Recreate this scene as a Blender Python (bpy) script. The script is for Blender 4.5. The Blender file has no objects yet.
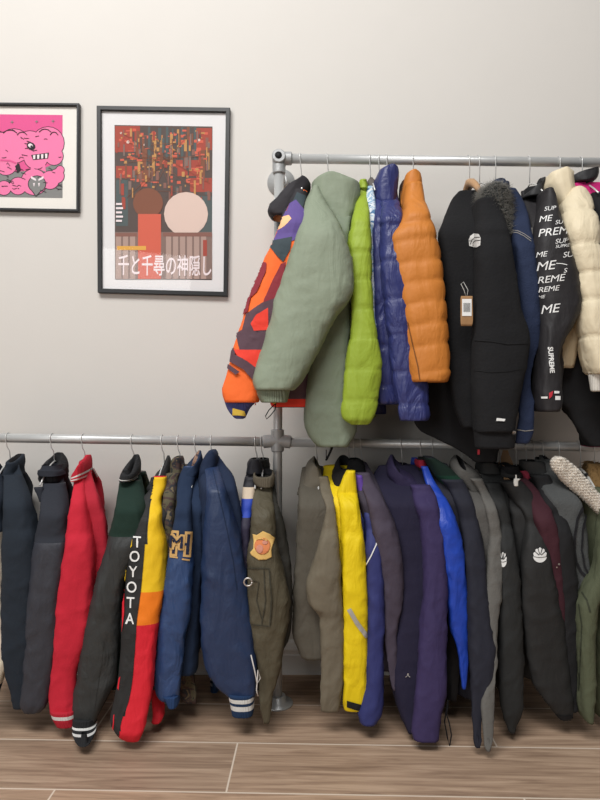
import bpy, bmesh, math, random
from mathutils import Vector, noise
from mathutils.bvhtree import BVHTree
random.seed(7)
SC = bpy.context.scene
C = SC.collection
# ------------------------------------------------------------------ camera geometry (metres)
F = 600.0            # focal length in pixels of the 600x800 frame
D = 2.14             # distance camera -> plane of the pipe rack
HC = 1.083           # camera height
DW = 2.382           # distance camera -> wall
R_PIPE = 0.0168
def P(px, py, dist):
    return Vector(((px-300.0)/F*dist, dist, HC-(py-400.0)/F*dist))
def upy(x): return 158.5 + 0.013*(x-283)        # upper rail line
def lowy(x): return 437.8 + 0.0152*x            # lower rail line
# ------------------------------------------------------------------ materials
def lin(c):
    c = c/255.0
    return c/12.92 if c <= 0.04045 else ((c+0.055)/1.055)**2.4
def rgb(c): return (lin(c[0]), lin(c[1]), lin(c[2]), 1.0)
MATS = {}
def fabric(name, col, rough=0.8, bump=0.25, scale=60, crease=0.14, rib=0.0, var=0.08, sheen=0.0, metal=0.0, spec=0.35):
    if name in MATS: return MATS[name]
    m = bpy.data.materials.new(name); m.use_nodes = True
    nt = m.node_tree; N = nt.nodes; L = nt.links
    b = N['Principled BSDF']
    b.inputs['Roughness'].default_value = rough
    b.inputs['Metallic'].default_value = metal
    b.inputs['Specular IOR Level'].default_value = spec
    tc = N.new('ShaderNodeTexCoord')
    n1 = N.new('ShaderNodeTexNoise'); n1.inputs['Scale'].default_value = 9; n1.inputs['Detail'].default_value = 4
    L.new(tc.outputs['Object'], n1.inputs['Vector'])
    mx = N.new('ShaderNodeMix'); mx.data_type = 'RGBA'
    c = rgb(col)
    mx.inputs['A'].default_value = tuple(x*(1-var) for x in c[:3])+(1,)
    mx.inputs['B'].default_value = tuple(min(1, x*(1+var)) for x in c[:3])+(1,)
    L.new(n1.outputs['Fac'], mx.inputs['Factor']); L.new(mx.outputs['Result'], b.inputs['Base Color'])
    n2 = N.new('ShaderNodeTexNoise'); n2.inputs['Scale'].default_value = scale; n2.inputs['Detail'].default_value = 3
    L.new(tc.outputs['Object'], n2.inputs['Vector'])
    bp = N.new('ShaderNodeBump'); bp.inputs['Strength'].default_value = bump; bp.inputs['Distance'].default_value = 0.004
    L.new(n2.outputs['Fac'], bp.inputs['Height']); last = bp
    if crease:
        mp = N.new('ShaderNodeMapping'); mp.inputs['Scale'].default_value = (16, 16, 6); mp.inputs['Rotation'].default_value = (0.3, 0.5, 0)
        L.new(tc.outputs['Object'], mp.inputs['Vector'])
        n3 = N.new('ShaderNodeTexNoise'); n3.inputs['Scale'].default_value = 1.0; n3.inputs['Detail'].default_value = 5; n3.inputs['Distortion'].default_value = 1.2
        L.new(mp.outputs['Vector'], n3.inputs['Vector'])
        b3 = N.new('ShaderNodeBump'); b3.inputs['Strength'].default_value = crease; b3.inputs['Distance'].default_value = 0.03
        L.new(n3.outputs['Fac'], b3.inputs['Height']); L.new(bp.outputs['Normal'], b3.inputs['Normal']); last = b3
    if rib:
        w = N.new('ShaderNodeTexWave'); w.inputs['Scale'].default_value = 55; w.bands_direction = 'X'
        mp = N.new('ShaderNodeMapping'); mp.inputs['Rotation'].default_value = (0, 0, 0.6)
        L.new(tc.outputs['Object'], mp.inputs['Vector']); L.new(mp.outputs['Vector'], w.inputs['Vector'])
        b4 = N.new('ShaderNodeBump'); b4.inputs['Strength'].default_value = rib; b4.inputs['Distance'].default_value = 0.003
        L.new(w.outputs['Fac'], b4.inputs['Height']); L.new(last.outputs['Normal'], b4.inputs['Normal']); last = b4
    L.new(last.outputs['Normal'], b.inputs['Normal'])
    MATS[name] = m
    return m
def plain(name, col, rough=0.6, metal=0.0, spec=0.4): return fabric(name, col, rough, 0.05, 40, 0, var=0.03, metal=metal, spec=spec)
def patterned(name, cols, scale=30, rough=0.8, distort=1.0):
    """cloth printed with irregular patches of several colours"""
    if name in MATS: return MATS[name]
    m = bpy.data.materials.new(name); m.use_nodes = True
    nt = m.node_tree; N = nt.nodes; L = nt.links; b = N['Principled BSDF']; b.inputs['Roughness'].default_value = rough
    tc = N.new('ShaderNodeTexCoord'); n = N.new('ShaderNodeTexNoise'); n.inputs['Scale'].default_value = scale
    n.inputs['Detail'].default_value = 2; n.inputs['Distortion'].default_value = distort
    L.new(tc.outputs['Object'], n.inputs['Vector'])
    r = N.new('ShaderNodeValToRGB'); r.color_ramp.interpolation = 'CONSTANT'
    k = len(cols); e = r.color_ramp.elements
    while len(e) < k: e.new(0.5)
    for i, cc in enumerate(cols):
        e[i].position = 0.0 if i == 0 else 0.36+0.28*(i-1)/max(1, k-2)*1.0 if k > 2 else 0.5
        e[i].color = rgb(cc)
    L.new(n.outputs['Fac'], r.inputs['Fac']); L.new(r.outputs['Color'], b.inputs['Base Color'])
    MATS[name] = m
    return m
# ------------------------------------------------------------------ objects
def thing(name, label, cat, loc, group=None):
    o = bpy.data.objects.new(name, None); C.objects.link(o); o.location = loc
    o.empty_display_size = 0.05
    o['label'] = label; o['category'] = cat
    if group: o['group'] = group
    return o
def mesh_obj(name, verts, faces, mats, fmat=None, parent=None, smooth=True, label=None):
    off = parent_loc(parent)
    me = bpy.data.meshes.new(name)
    me.from_pydata([tuple(Vector(v)-off) for v in verts], [], faces)
    if not isinstance(mats, (list, tuple)): mats = [mats]
    for m in mats: me.materials.append(m)
    if fmat is not None: me.polygons.foreach_set('material_index', fmat)
    if smooth: me.polygons.foreach_set('use_smooth', [True]*len(me.polygons))
    me.update()
    o = bpy.data.objects.new(name, me); C.objects.link(o)
    if parent is not None: o.parent = parent
    if label: o['label'] = label
    return o
def parent_loc(p):
    v = Vector((0, 0, 0))
    while p is not None:
        v += p.location; p = p.parent
    return v
def pchip(xs, ys):
    n = len(xs)
    if n == 1: return lambda x: ys[0]
    h = [xs[i+1]-xs[i] for i in range(n-1)]; dl = [(ys[i+1]-ys[i])/h[i] for i in range(n-1)]
    d = [0.0]*n
    for i in range(1, n-1):
        if dl[i-1]*dl[i] > 0:
            w1 = 2*h[i]+h[i-1]; w2 = h[i]+2*h[i-1]
            d[i] = (w1+w2)/(w1/dl[i-1]+w2/dl[i])
    d[0] = dl[0]; d[-1] = dl[-1]
    def f(x):
        if x <= xs[0]: return ys[0]
        if x >= xs[-1]: return ys[-1]
        i = 0
        while x > xs[i+1]: i += 1
        t = (x-xs[i])/h[i]
        return ((1+2*t)*(1-t)**2*ys[i] + t*(1-t)**2*h[i]*d[i] + t*t*(3-2*t)*ys[i+1] + t*t*(t-1)*h[i]*d[i+1])
    return f
def rows(s):
    out = []
    for tok in s.split():
        a, b = tok.split(':'); out.append([float(a)]+[float(x) for x in b.split(',')])
    return out
def sstep(t):
    t = max(0.0, min(1.0, t)); return t*t*(3-2*t)
def spow(x, p): return math.copysign(abs(x)**p, x)
def ridge(v): return 1.0-min(1.0, abs(noise.noise(v))*2.6)
def folds(p, amp, seed, t):
    """hanging folds: long vertical ripples, slanted drag lines and sharper creases"""
    q = Vector((p.x*9+seed*3.1, p.y*9+seed*1.7, p.z*2.2+seed))
    q2 = Vector((p.x*12+p.z*4-seed, p.y*12-p.z*4, p.z*4.2+seed*2))
    q3 = Vector((p.x*28-p.z*9+seed*5, p.y*26+p.z*9, p.z*9-seed))
    a = noise.noise(q)*1.6
    b = ridge(q2)**2
    c = ridge(q3)**3
    el = math.exp(-((t-0.53)/0.12)**2)*math.sin(p.z*105+p.x*55+noise.noise(q2*0.7)*5)
    return amp*(a*0.8 + b*0.6 - 0.25 + c*0.5 + el*0.12)*min(1.0, 0.3+t*3)
def loft(ring_fn, y0, y1, n, M, marks=(), amp=0.005, seed=0.0, quilt=None, open_top=False, open_bottom=True, power=1.0,
         puff=0.012, band_of=None, lining=None, tilt=(0, 0), depth_in=0.035, mid=1.0):
    """ring_fn(y) -> (centre, rx, front, rear, shear).  Rings are horizontal."""
    ys = [y0+(y1-y0)*i/n for i in range(n+1)]
    for m in marks:
        if y0 < m < y1:
            k = min(range(len(ys)), key=lambda i: abs(ys[i]-m))
            if 0 < k < len(ys)-1: ys[k] = m
    V = []; Fs = []; mi = []; R = []
    def addring(c, rx, f, r, sh, tt, sc=1.0, dz=0.0, a=amp, y=None):
        s = len(V)
        for j in range(M):
            th = 2*math.pi*j/M
            cu = spow(math.cos(th), power); sv = spow(math.sin(th), power)
            dep = f if sv > 0 else r
            wd = mid+(1-mid)*sstep(sv*1.15) if sv > 0 else mid*(1+0.35*sv*(1 if mid < 1 else 0))
            x = c.x + rx*sc*cu*wd + sh*(sv*sc if sv > 0 else sv*sc*0.4)
            yv = c.y - dep*sc*sv
            z = c.z+dz
            w = 1-tt if open_top else tt
            z += (tilt[0]*cu + tilt[1]*sv - (0.75*(abs(tilt[0])+abs(tilt[1])) if open_top else 0))*w
            nx, ny = math.cos(th)/max(rx, .004), -math.sin(th)/max(dep, .004)
            l = math.hypot(nx, ny); nx /= l; ny /= l
            p = Vector((x, yv, z))
            k = folds(p, a, seed, tt)
            if quilt and y is not None:
                ql, slope = quilt
                yy = y + slope*cu*10
                t0 = None
                for i in range(len(ql)-1):
                    if ql[i] <= yy <= ql[i+1]: t0 = (yy-ql[i])/(ql[i+1]-ql[i])
                if t0 is not None: k += puff*(math.sin(math.pi*t0)**0.32-0.85)
            lim = 0.45*min(rx, dep)
            k = max(-lim, min(lim, k))
            p.x += nx*k; p.y += ny*k
            V.append(p)
        R.append(s)
    def bridge(a, b, mat, flip=False):
        for j in range(M):
            k = (j+1) % M
            f = (R[a]+j, R[a]+k, R[b]+k, R[b]+j)
            Fs.append(f[::-1] if flip else f); mi.append(mat)
    lin_i = 1 if band_of is None else band_of['n']
    for i, y in enumerate(ys):
        c, rx, f, r, sh = ring_fn(y)
        addring(c, rx, f, r, sh, (y-y0)/(y1-y0), y=y)
        if i:
            ym = 0.5*(ys[i-1]+y)
            mat = 0
            if band_of:
                for k, (yb, idx) in enumerate(band_of['bands']):
                    if ym >= yb: mat = idx
            bridge(i-1, i, mat)
    top = 0; bot = len(R)-1
    has_lin = lining is not None
    def close(rid, up):
        c = sum((V[R[rid]+j] for j in range(M)), Vector())/M
        s = len(V); V.append(c)
        for j in range(M):
            k = (j+1) % M
            f = (R[rid]+j, R[rid]+k, s)
            Fs.append(f[::-1] if up else f); mi.append(lin_i if has_lin else 0)
    def inward(y, rid, sgn, tt):
        c, rx, f, r, sh = ring_fn(y)
        t = 0.006
        g = max(0.4, 1-t/max(rx, .008))
        g2 = max(0.35, g-0.1)
        addring(c, rx, f, r, sh, tt, g, -0.002*sgn, amp); a = len(R)-1
        bridge(rid, a, 0, sgn < 0)
        addring(c, rx, f, r, sh, tt, g2, sgn*depth_in, 0.0); b = len(R)-1
        bridge(a, b, lin_i if has_lin else 0, sgn < 0)
        return b
    if open_bottom:
        inward(y1, bot, 1, 1.0)
    else: close(bot, False)
    if open_top:
        inward(y0, top, -1, 0.0)
    else: close(top, True)
    # orient outwards (rings run anticlockwise seen from above, y flipped): fix by normals recalculation
    return V, Fs, mi
def make(name, lf, mats, parent, label=None):
    V, Fs, mi = lf
    o = mesh_obj(name, V, Fs, mats, mi, parent, True, label)
    bm = bmesh.new(); bm.from_mesh(o.data); bmesh.ops.recalc_face_normals(bm, faces=bm.faces); bm.to_mesh(o.data); bm.free()
    return o
def tube_data(pts, r, seg=8, V=None, Fs=None):
    V = [] if V is None else V; Fs = [] if Fs is None else Fs
    n = len(pts); prev = None; base = len(V)
    for i, p in enumerate(pts):
        t = (pts[min(i+1, n-1)]-pts[max(i-1, 0)]).normalized()
        if prev is None:
            u = t.cross(Vector((0, 0, 1)))
            if u.length < 0.1: u = t.cross(Vector((1, 0, 0)))
        else: u = prev - t*prev.dot(t)
        u.normalize(); prev = u; w = t.cross(u)
        rr = r[i] if isinstance(r, (list, tuple)) else r
        for j in range(seg):
            a = 2*math.pi*j/seg
            V.append(p+u*rr*math.cos(a)+w*rr*math.sin(a))
    for i in range(n-1):
        for j in range(seg):
            k = (j+1) % seg
            Fs.append((base+i*seg+j, base+i*seg+k, base+(i+1)*seg+k, base+(i+1)*seg+j))
    Fs.append(tuple(base+j for j in range(seg))[::-1]); Fs.append(tuple(base+(n-1)*seg+j for j in range(seg)))
    return V, Fs
def tube(name, pts, r, mat, parent=None, seg=8, label=None):
    V, Fs = tube_data(pts, r, seg)
    return mesh_obj(name, V, Fs, mat, None, parent, True, label)
def box_data(c, s, V, Fs):
    b = len(V)
    for dx in (-.5, .5):
        for dy in (-.5, .5):
            for dz in (-.5, .5): V.append(Vector((c[0]+dx*s[0], c[1]+dy*s[1], c[2]+dz*s[2])))
    for f in ((0, 1, 3, 2), (4, 6, 7, 5), (0, 4, 5, 1), (2, 3, 7, 6), (0, 2, 6, 4), (1, 5, 7, 3)): Fs.append(tuple(b+i for i in f))
def box(name, c, s, mat, parent=None, bevel=0.0, label=None):
    V = []; Fs = []; box_data(c, s, V, Fs)
    o = mesh_obj(name, V, Fs, mat, None, parent, False, label)
    if bevel:
        md = o.modifiers.new('b', 'BEVEL'); md.width = bevel; md.segments = 2
    return o
# ------------------------------------------------------------------ prints, patches and seams that lie on a garment's cloth
CAM = Vector((0, 0, HC))
class Skin:
    def __init__(self, objs):
        V = []; Fs = []
        for o in objs:
            b = len(V); off = parent_loc(o)
            V.extend(v.co+off for v in o.data.vertices); Fs.extend(tuple(b+i for i in p.vertices) for p in o.data.polygons)
        self.t = BVHTree.FromPolygons(V, Fs)
    def hit(self, px, py, off):
        d = (P(px, py, 1.0)-CAM).normalized()
        loc, nor, idx, dist = self.t.ray_cast(CAM, d)
        if loc is None: return None
        if nor.dot(d) > 0: nor = -nor
        return loc - d*0.3*off + nor*off
def text_polys(body, cx, cy, h, rot=0.0, shear=0.0, bold=0.02, wscale=1.0, spacing=1.0, align='CENTER'):
    """letter outlines as a flat bmesh in picture-plane units"""
    c = bpy.data.curves.new('t', 'FONT'); c.body = body; c.align_x = align; c.align_y = 'CENTER'; c.shear = shear; c.offset = bold
    c.space_character = spacing; c.resolution_u = 4
    o = bpy.data.objects.new('t', c); C.objects.link(o)
    dg = bpy.context.evaluated_depsgraph_get()
    me = bpy.data.meshes.new_from_object(o.evaluated_get(dg))
    bpy.data.objects.remove(o); bpy.data.curves.remove(c)
    bm = bmesh.new(); bm.from_mesh(me); bpy.data.meshes.remove(me)
    k = h/0.70
    ca, sa = math.cos(rot), math.sin(rot)
    for v in bm.verts:
        x, y = v.co.x*k*wscale, -v.co.y*k
        v.co = Vector((cx+x*ca-y*sa, cy+x*sa+y*ca, 0))
    return bm
def poly_bm(polys):
    bm = bmesh.new()
    for pl in polys: bm.faces.new([bm.verts.new((x, y, 0)) for x, y in pl])
    return bm
def refine(bm, lim):
    bmesh.ops.triangulate(bm, faces=bm.faces); bm.verts.index_update()
    for _ in range(6):
        es = [e for e in bm.edges if e.calc_length() > lim]
        if not es: break
        bmesh.ops.subdivide_edges(bm, edges=es, cuts=1)
        bmesh.ops.triangulate(bm, faces=bm.faces)
def decal(name, bms, mats, skin, parent, off=0.0015, lim=2.0, thick=0.0, label=None):
    """lay flat outlines onto the cloth; bms = list of (bmesh, material index)"""
    V = []; Fs = []; mi = []
    for layer, (bm, idx) in enumerate(bms):
        refine(bm, lim); bm.verts.ensure_lookup_table(); bm.verts.index_update()
        mp = {}; isl = {}; ni = 0
        for v in bm.verts:
            if v.index in isl: continue
            st = [v]; isl[v.index] = ni
            while st:
                a = st.pop()
                for ed in a.link_edges:
                    o2 = ed.other_vert(a)
                    if o2.index not in isl: isl[o2.index] = ni; st.append(o2)
            ni += 1
        for v in bm.verts:
            h = skin.hit(v.co.x, v.co.y, off*(1+0.6*layer)+1.2e-5*(isl[v.index] % 50))
            if h is not None: mp[v.index] = len(V); V.append(h)
        for f in bm.faces:
            ids = [v.index for v in f.verts]
            if all(i in mp for i in ids):
                q = [V[mp[i]] for i in ids]
                if max((q[a]-q[a-1]).length for a in range(len(q))) < 0.05:
                    Fs.append(tuple(mp[i] for i in ids)); mi.append(idx)
        bm.free()
    if not Fs: return None
    o = mesh_obj(name, V, Fs, mats, mi, parent, True, label)
    if thick:
        md = o.modifiers.new('s', 'SOLIDIFY'); md.thickness = thick; md.offset = 0
    return o
def band(pts, w):
    """a strip of width w along a polyline, as quads"""
    out = []
    n = len(pts); L = []; R = []
    for i in range(n):
        a = pts[max(i-1, 0)]; b = pts[min(i+1, n-1)]
        dx, dy = b[0]-a[0], b[1]-a[1]; l = math.hypot(dx, dy) or 1
        nx, ny = -dy/l*w/2, dx/l*w/2
        L.append((pts[i][0]+nx, pts[i][1]+ny)); R.append((pts[i][0]-nx, pts[i][1]-ny))
    for i in range(n-1): out.append([L[i], L[i+1], R[i+1], R[i]])
    return out
def disc(cx, cy, rx, ry=None, n=20, rot=0.0):
    ry = rx if ry is None else ry
    ca, sa = math.cos(rot), math.sin(rot)
    o = []
    for i in range(n):
        x, y = rx*math.cos(2*math.pi*i/n), ry*math.sin(2*math.pi*i/n)
        o.append((cx+x*ca-y*sa, cy+x*sa+y*ca))
    return o
# ------------------------------------------------------------------ garments
GARMENTS = []
MZ = 0.0
def e_floor(y1):     # how far in front of the rail a low hem must hang to clear the floor
    return D - HC*F/(y1-400+9) if y1 > 640 else -1
class Garment:
    def __init__(self, name, cat, label, hook, upper=False, short=None, group=None, hanger=True, wire=True, hangtop=None):
        self.hook = hook; self.upper = upper
        self.X0 = (hook-300)/F*D
        self.railz = P(hook, (upy if upper else lowy)(hook), D).z
        self.root = thing(name, label, cat, (self.X0, D, self.railz-0.09), group)
        self.short = short; self.seed = len(GARMENTS)*1.37+0.5
        self.front = []; self.hanger = hanger; self.wire = wire; self.hangtop = hangtop
        GARMENTS.append(self)
    def body(self, s, mat, lining=None, amp=0.006, emax=0.185, rear=0.175, slope=42, quilt=None, bands=None, name='body', n=None, puff=0.012, e0=0.055, label=None, open_top=True, mid=0.45, over_rail=None, tilt=(0, 0)):
        r = rows(s); y0, y1 = r[0][0], r[-1][0]
        ys = [q[0] for q in r]; fl = pchip(ys, [q[1] for q in r]); fr = pchip(ys, [q[2] for q in r])
        eb = max(emax, e_floor(y1))
        def e_of(y):
            e = e0+(emax-e0)*sstep((y-y0)/slope)
            if eb > emax: e += (eb-emax)*max(0, (y-y0-slope)/(y1-y0-slope))
            return e
        self.body_e = e_of
        def ring(y):
            e = e_of(y); d = D-e
            xl, xr = fl(y), fr(y)
            cf = P((xl+xr)/2, y, d); rx = max(0.004, (xr-xl)/2/F*d)
            rr = min(e, rear)
            sft = 0.0
            if over_rail:
                t = sstep((y-over_rail[0])/(over_rail[1]-over_rail[0])); sft = 0.05*t; rr = rr+(0.02-rr)*t
            return Vector((self.X0, D-sft, cf.z)), rx*1.05, e-sft, rr, cf.x-self.X0
        mats = [mat]; bo = None
        if bands:
            mats = [b[1] for b in bands]; bo = {'bands': [(b[0], i) for i, b in enumerate(bands)], 'n': len(bands)}
        lining = lining or mat
        n = n or max(16, int((y1-y0)/3))
        lf = loft(ring, y0, y1, n, 44, [b[0] for b in bands] if bands else (quilt[0] if quilt else ()), amp, self.seed, quilt, open_top, True, 0.36, puff, bo, lining, tilt, mid=mid)
        o = make(name, lf, mats+[lining], self.root, label); self.front.append(o); return o
    def sleeve(self, s, mat, e0=0.075, e1=0.2, eb=None, ry=None, bands=None, lining=None, amp=0.0058, quilt=None, name='sleeve', far=True, far_px=None,
               slope=0.28, n=None, open_bottom=True, puff=0.012, parent=None, label=None, power=0.75, open_top=False, far_mat=None, M=34, tilt=(0, 0), ryk=0.95):
        r = rows(s); y0, y1 = r[0][0], r[-1][0]
        ys = [q[0] for q in r]; fl = pchip(ys, [q[1] for q in r]); fr = pchip(ys, [q[2] for q in r])
        eB = max(eb if eb is not None else e1+0.015, e_floor(y1))
        def e_of(y):
            t = (y-y0)/(y1-y0)
            e = e0+(e1-e0)*sstep(t/slope)
            if t > slope: e += (eB-e1)*(t-slope)/(1-slope)
            if name == 'sleeve' and hasattr(self, 'body_e') and t < .5: e = max(e, min(self.body_e(y)+0.004, eB))
            return e
        self.e_of = e_of
        def ring(y):
            d = D-e_of(y); xl, xr = fl(y), fr(y)
            c = P((xl+xr)/2, y, d); rx = max(0.003, (xr-xl)/2/F*d)
            rr = ry or min(0.046, max(0.012, rx*ryk))*((1-0.4*sstep(((y-y0)/(y1-y0)-.25)/.7)) if name == 'sleeve' else 1)
            t = (y-y0)/(y1-y0)
            k = (-0.85+1.4*t if y < 400 else 0.6-1.3*t) if t < 0.2 or t > 0.8 else (0.0)
            if t < 0.2: k = (-0.85 if y < 400 else 0.6)*(1-t/0.2)
            elif t > 0.8: k = (0.4 if self.upper else -0.7)*(t-0.8)/0.2
            else: k = 0
            if name == 'cuff': k = 0.4 if self.upper else -0.7
            c.z = HC-(y-400)/F*(d+k*rr)
            return c, rx, rr, rr, 0.0
        mats = [mat]; bo = None
        if bands:
            mats = [b[1] for b in bands]; bo = {'bands': [(b[0], i) for i, b in enumerate(bands)], 'n': len(bands)}
        lining = lining or mats[-1]
        n = n or max(8, int((y1-y0)/2.6))
        marks = [b[0] for b in bands] if bands else (quilt[0] if quilt else ())
        lf = loft(ring, y0, y1, n, M, marks, amp, self.seed+0.3, quilt, open_top, open_bottom, power, puff, bo, lining, tilt)
        o = make(name, lf, mats+[lining], parent or self.root, label); self.front.append(o)
        if far and name == 'sleeve':
            X0 = self.X0
            def ring2(y):
                c, rx, a, b, sh = ring(y)
                e = D-c.y
                xf = X0 - 0.22*(c.x-X0)
                if far_px is not None:
                    xf = xf + ((far_px-300)/F*(D+0.16)-xf)*sstep((y-y0)/(y1-y0))
                rr = min(a, 0.045)
                z = c.z + 0.012
                return Vector((xf, min(D+0.165, D+e*0.85), z)), min(rx, 0.036), rr, rr, 0.0
            lf = loft(ring2, y0, y1, max(6, n//2), 20, [b[0] for b in bands] if bands else (), amp, self.seed+0.9, None, False, True, power, puff, bo, lining)
            make(name, lf, mats+[lining], self.root)
        return o
    def part(self, name, s, mat, e=0.2, ry=0.03, **kw):
        """any other rounded piece (collar, cuff, hood, hem) given by its own outline"""
        return self.sleeve(s, mat, e0=e, e1=e, eb=e, ry=ry, name=name, far=False, **kw)
    def cuff(self, s, mat, ref=None, bands=None, ry=None, **kw):
        r = rows(s); y0, y1 = r[0][0], r[-1][0]
        e = self.e_of(y0); 
        return self.sleeve(s, mat, e0=e, e1=e, eb=e, name='cuff', far=False, bands=bands, ry=ry, n=max(10, int(y1-y0)), amp=0.0015, **kw)
    def skin(self): return Skin(self.front)
    def print_on(self, name, bms, mats, off=0.0015, lim=2.0, thick=0.0, label=None):
        return decal(name, bms, mats, self.skin(), self.root, off, lim, thick, label)
def seam(g, pts, w, mat, name='seam', off=0.001):
    return g.print_on(name, [(poly_bm(band(pts, w)), 0)], [mat], off, 3.0)
def fur(name, o_mesh, mat, parent, count, length, thick=0.0012, down=0.3, seed=1):
    rnd = random.Random(seed)
    me = o_mesh.data; off = parent_loc(o_mesh)
    polys = list(me.polygons); ar = [p.area for p in polys]
    V = []; Fs = []
    for p in rnd.choices(polys, ar, k=count):
        vs = [me.vertices[i].co for i in p.vertices]
        w = [rnd.random() for _ in vs]; s = sum(w)
        c = sum((v*(k/s) for v, k in zip(vs, w)), Vector())+off
        d = (p.normal + Vector((rnd.uniform(-.9, .9), rnd.uniform(-.6, .6), rnd.uniform(-.9, .8)-down))).normalized()
        l = length*rnd.uniform(.5, 1.2)
        u = d.orthogonal().normalized()*thick; w2 = d.cross(u).normalized()*thick
        b = len(V); tip = c+d*l+Vector((0, 0, -l*0.25))
        V.extend([c+u, c-u*.5+w2*.87, c-u*.5-w2*.87, tip])
        Fs.extend([(b, b+1, b+3), (b+1, b+2, b+3), (b+2, b, b+3)])
    o = mesh_obj(name, V, Fs, mat, None, parent)
    return o

def sharp(o, ang=35):
    bm = bmesh.new(); bm.from_mesh(o.data)
    bmesh.ops.recalc_face_normals(bm, faces=bm.faces)
    for e in bm.edges:
        if len(e.link_faces) == 2 and e.calc_face_angle(0) > math.radians(ang): e.smooth = False
    bm.to_mesh(o.data); bm.free(); return o

def two_tone(g, o, fx, mat):
    """everything on the far side of a sewn seam line gets the second cloth"""
    o.data.materials.append(mat); k = len(o.data.materials)-1; off = parent_loc(o)
    for p in o.data.polygons:
        c = p.center+off
        if 300+c.x/c.y*F < fx(400-(c.z-HC)/c.y*F): p.material_index = k
# ================================================================== ROOM
wall_m = fabric('wall_paint', (212, 208, 202), 0.75, 0.05, 90, 0, var=0.015)
def wood_floor():
    m = bpy.data.materials.new('oak_laminate'); m.use_nodes = True
    nt = m.node_tree; N = nt.nodes; L = nt.links; b = N['Principled BSDF']
    tc = N.new('ShaderNodeTexCoord')
    mp = N.new('ShaderNodeMapping'); L.new(tc.outputs['Object'], mp.inputs['Vector'])
    mp.inputs['Rotation'].default_value = (0, 0, math.radians(1.6)); mp.inputs['Location'].default_value = (0.25, 0.031, 0)
    br = N.new('ShaderNodeTexBrick'); L.new(mp.outputs['Vector'], br.inputs['Vector'])
    br.offset = 0.37; br.inputs['Scale'].default_value = 1.0
    br.inputs['Brick Width'].default_value = 1.29; br.inputs['Row Height'].default_value = 0.24
    br.inputs['Mortar Size'].default_value = 0.0028; br.inputs['Mortar Smooth'].default_value = 0.2
    br.inputs['Color1'].default_value = (0, 0, 0, 1); br.inputs['Color2'].default_value = (1, 1, 1, 1); br.inputs['Mortar'].default_value = (.5, .5, .5, 1)
    gm = N.new('ShaderNodeMapping'); gm.inputs['Scale'].default_value = (2.4, 42, 1); L.new(mp.outputs['Vector'], gm.inputs['Vector'])
    addv = N.new('ShaderNodeVectorMath'); addv.operation = 'MULTIPLY_ADD'
    L.new(br.outputs['Color'], addv.inputs[0]); addv.inputs[1].default_value = (7, 13, 5); L.new(gm.outputs['Vector'], addv.inputs[2])
    n1 = N.new('ShaderNodeTexNoise'); n1.inputs['Scale'].default_value = 1.3; n1.inputs['Detail'].default_value = 7; n1.inputs['Roughness'].default_value = 0.62; n1.inputs['Distortion'].default_value = 0.7
    L.new(addv.outputs['Vector'], n1.inputs['Vector'])
    r = N.new('ShaderNodeValToRGB'); e = r.color_ramp.elements
    e[0].position = 0.3; e[0].color = rgb((146, 121, 101)); e[1].position = 0.72; e[1].color = rgb((214, 186, 160))
    k = e.new(0.5); k.color = rgb((184, 156, 132))
    L.new(n1.outputs['Fac'], r.inputs['Fac'])
    tint = N.new('ShaderNodeMix'); tint.data_type = 'RGBA'; tint.blend_type = 'MULTIPLY'; tint.inputs['Factor'].default_value = 1
    tr = N.new('ShaderNodeValToRGB'); tr.color_ramp.elements[0].color = (0.84, 0.84, 0.85, 1); tr.color_ramp.elements[1].color = (1.04, 1.0, 0.97, 1)
    L.new(br.outputs['Color'], tr.inputs['Fac']); L.new(r.outputs['Color'], tint.inputs['A']); L.new(tr.outputs['Color'], tint.inputs['B'])
    jm = N.new('ShaderNodeMix'); jm.data_type = 'RGBA'; jm.inputs['B'].default_value = rgb((228, 212, 194))
    L.new(br.outputs['Fac'], jm.inputs['Factor']); L.new(tint.outputs['Result'], jm.inputs['A'])
    L.new(jm.outputs['Result'], b.inputs['Base Color'])
    b.inputs['Roughness'].default_value = 0.5; b.inputs['Specular IOR Level'].default_value = 0.3
    bp = N.new('ShaderNodeBump'); bp.inputs['Strength'].default_value = 0.12; bp.inputs['Distance'].default_value = 0.003
    L.new(n1.outputs['Fac'], bp.inputs['Height']); L.new(bp.outputs['Normal'], b.inputs['Normal'])
    return m
floor_m = wood_floor()
fl = box('floor', (0, 0.25, -0.05), (6.4, 4.4, 0.1), floor_m); fl['kind'] = 'structure'
# plank seams: put one seam at the foot of the post and one 0.2 m nearer
wb = box('wall_back', (0, DW+0.06, 1.6), (6.4, 0.12, 3.4), wall_m); wb['kind'] = 'structure'
white = plain('white_gloss_paint', (226, 224, 220), 0.45)
# moulded skirting: profile swept along the wall
prof = [(0, 0), (0.018, 0), (0.018, 0.012), (0.016, 0.014), (0.016, 0.075), (0.013, 0.079), (0.013, 0.09), (0.016, 0.094), (0.015, 0.102), (0.009, 0.112), (0.008, 0.122), (0.003, 0.132), (0, 0.132)]
V = [Vector((x, DW-a, b)) for x in (-3.2, 3.2) for a, b in prof]
n = len(prof); Fs = [(i, (i+1) % n, n+(i+1) % n, n+i) for i in range(n)]
bb = mesh_obj('baseboard_back', V, Fs, white, None, None, False); bb['kind'] = 'structure'
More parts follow.
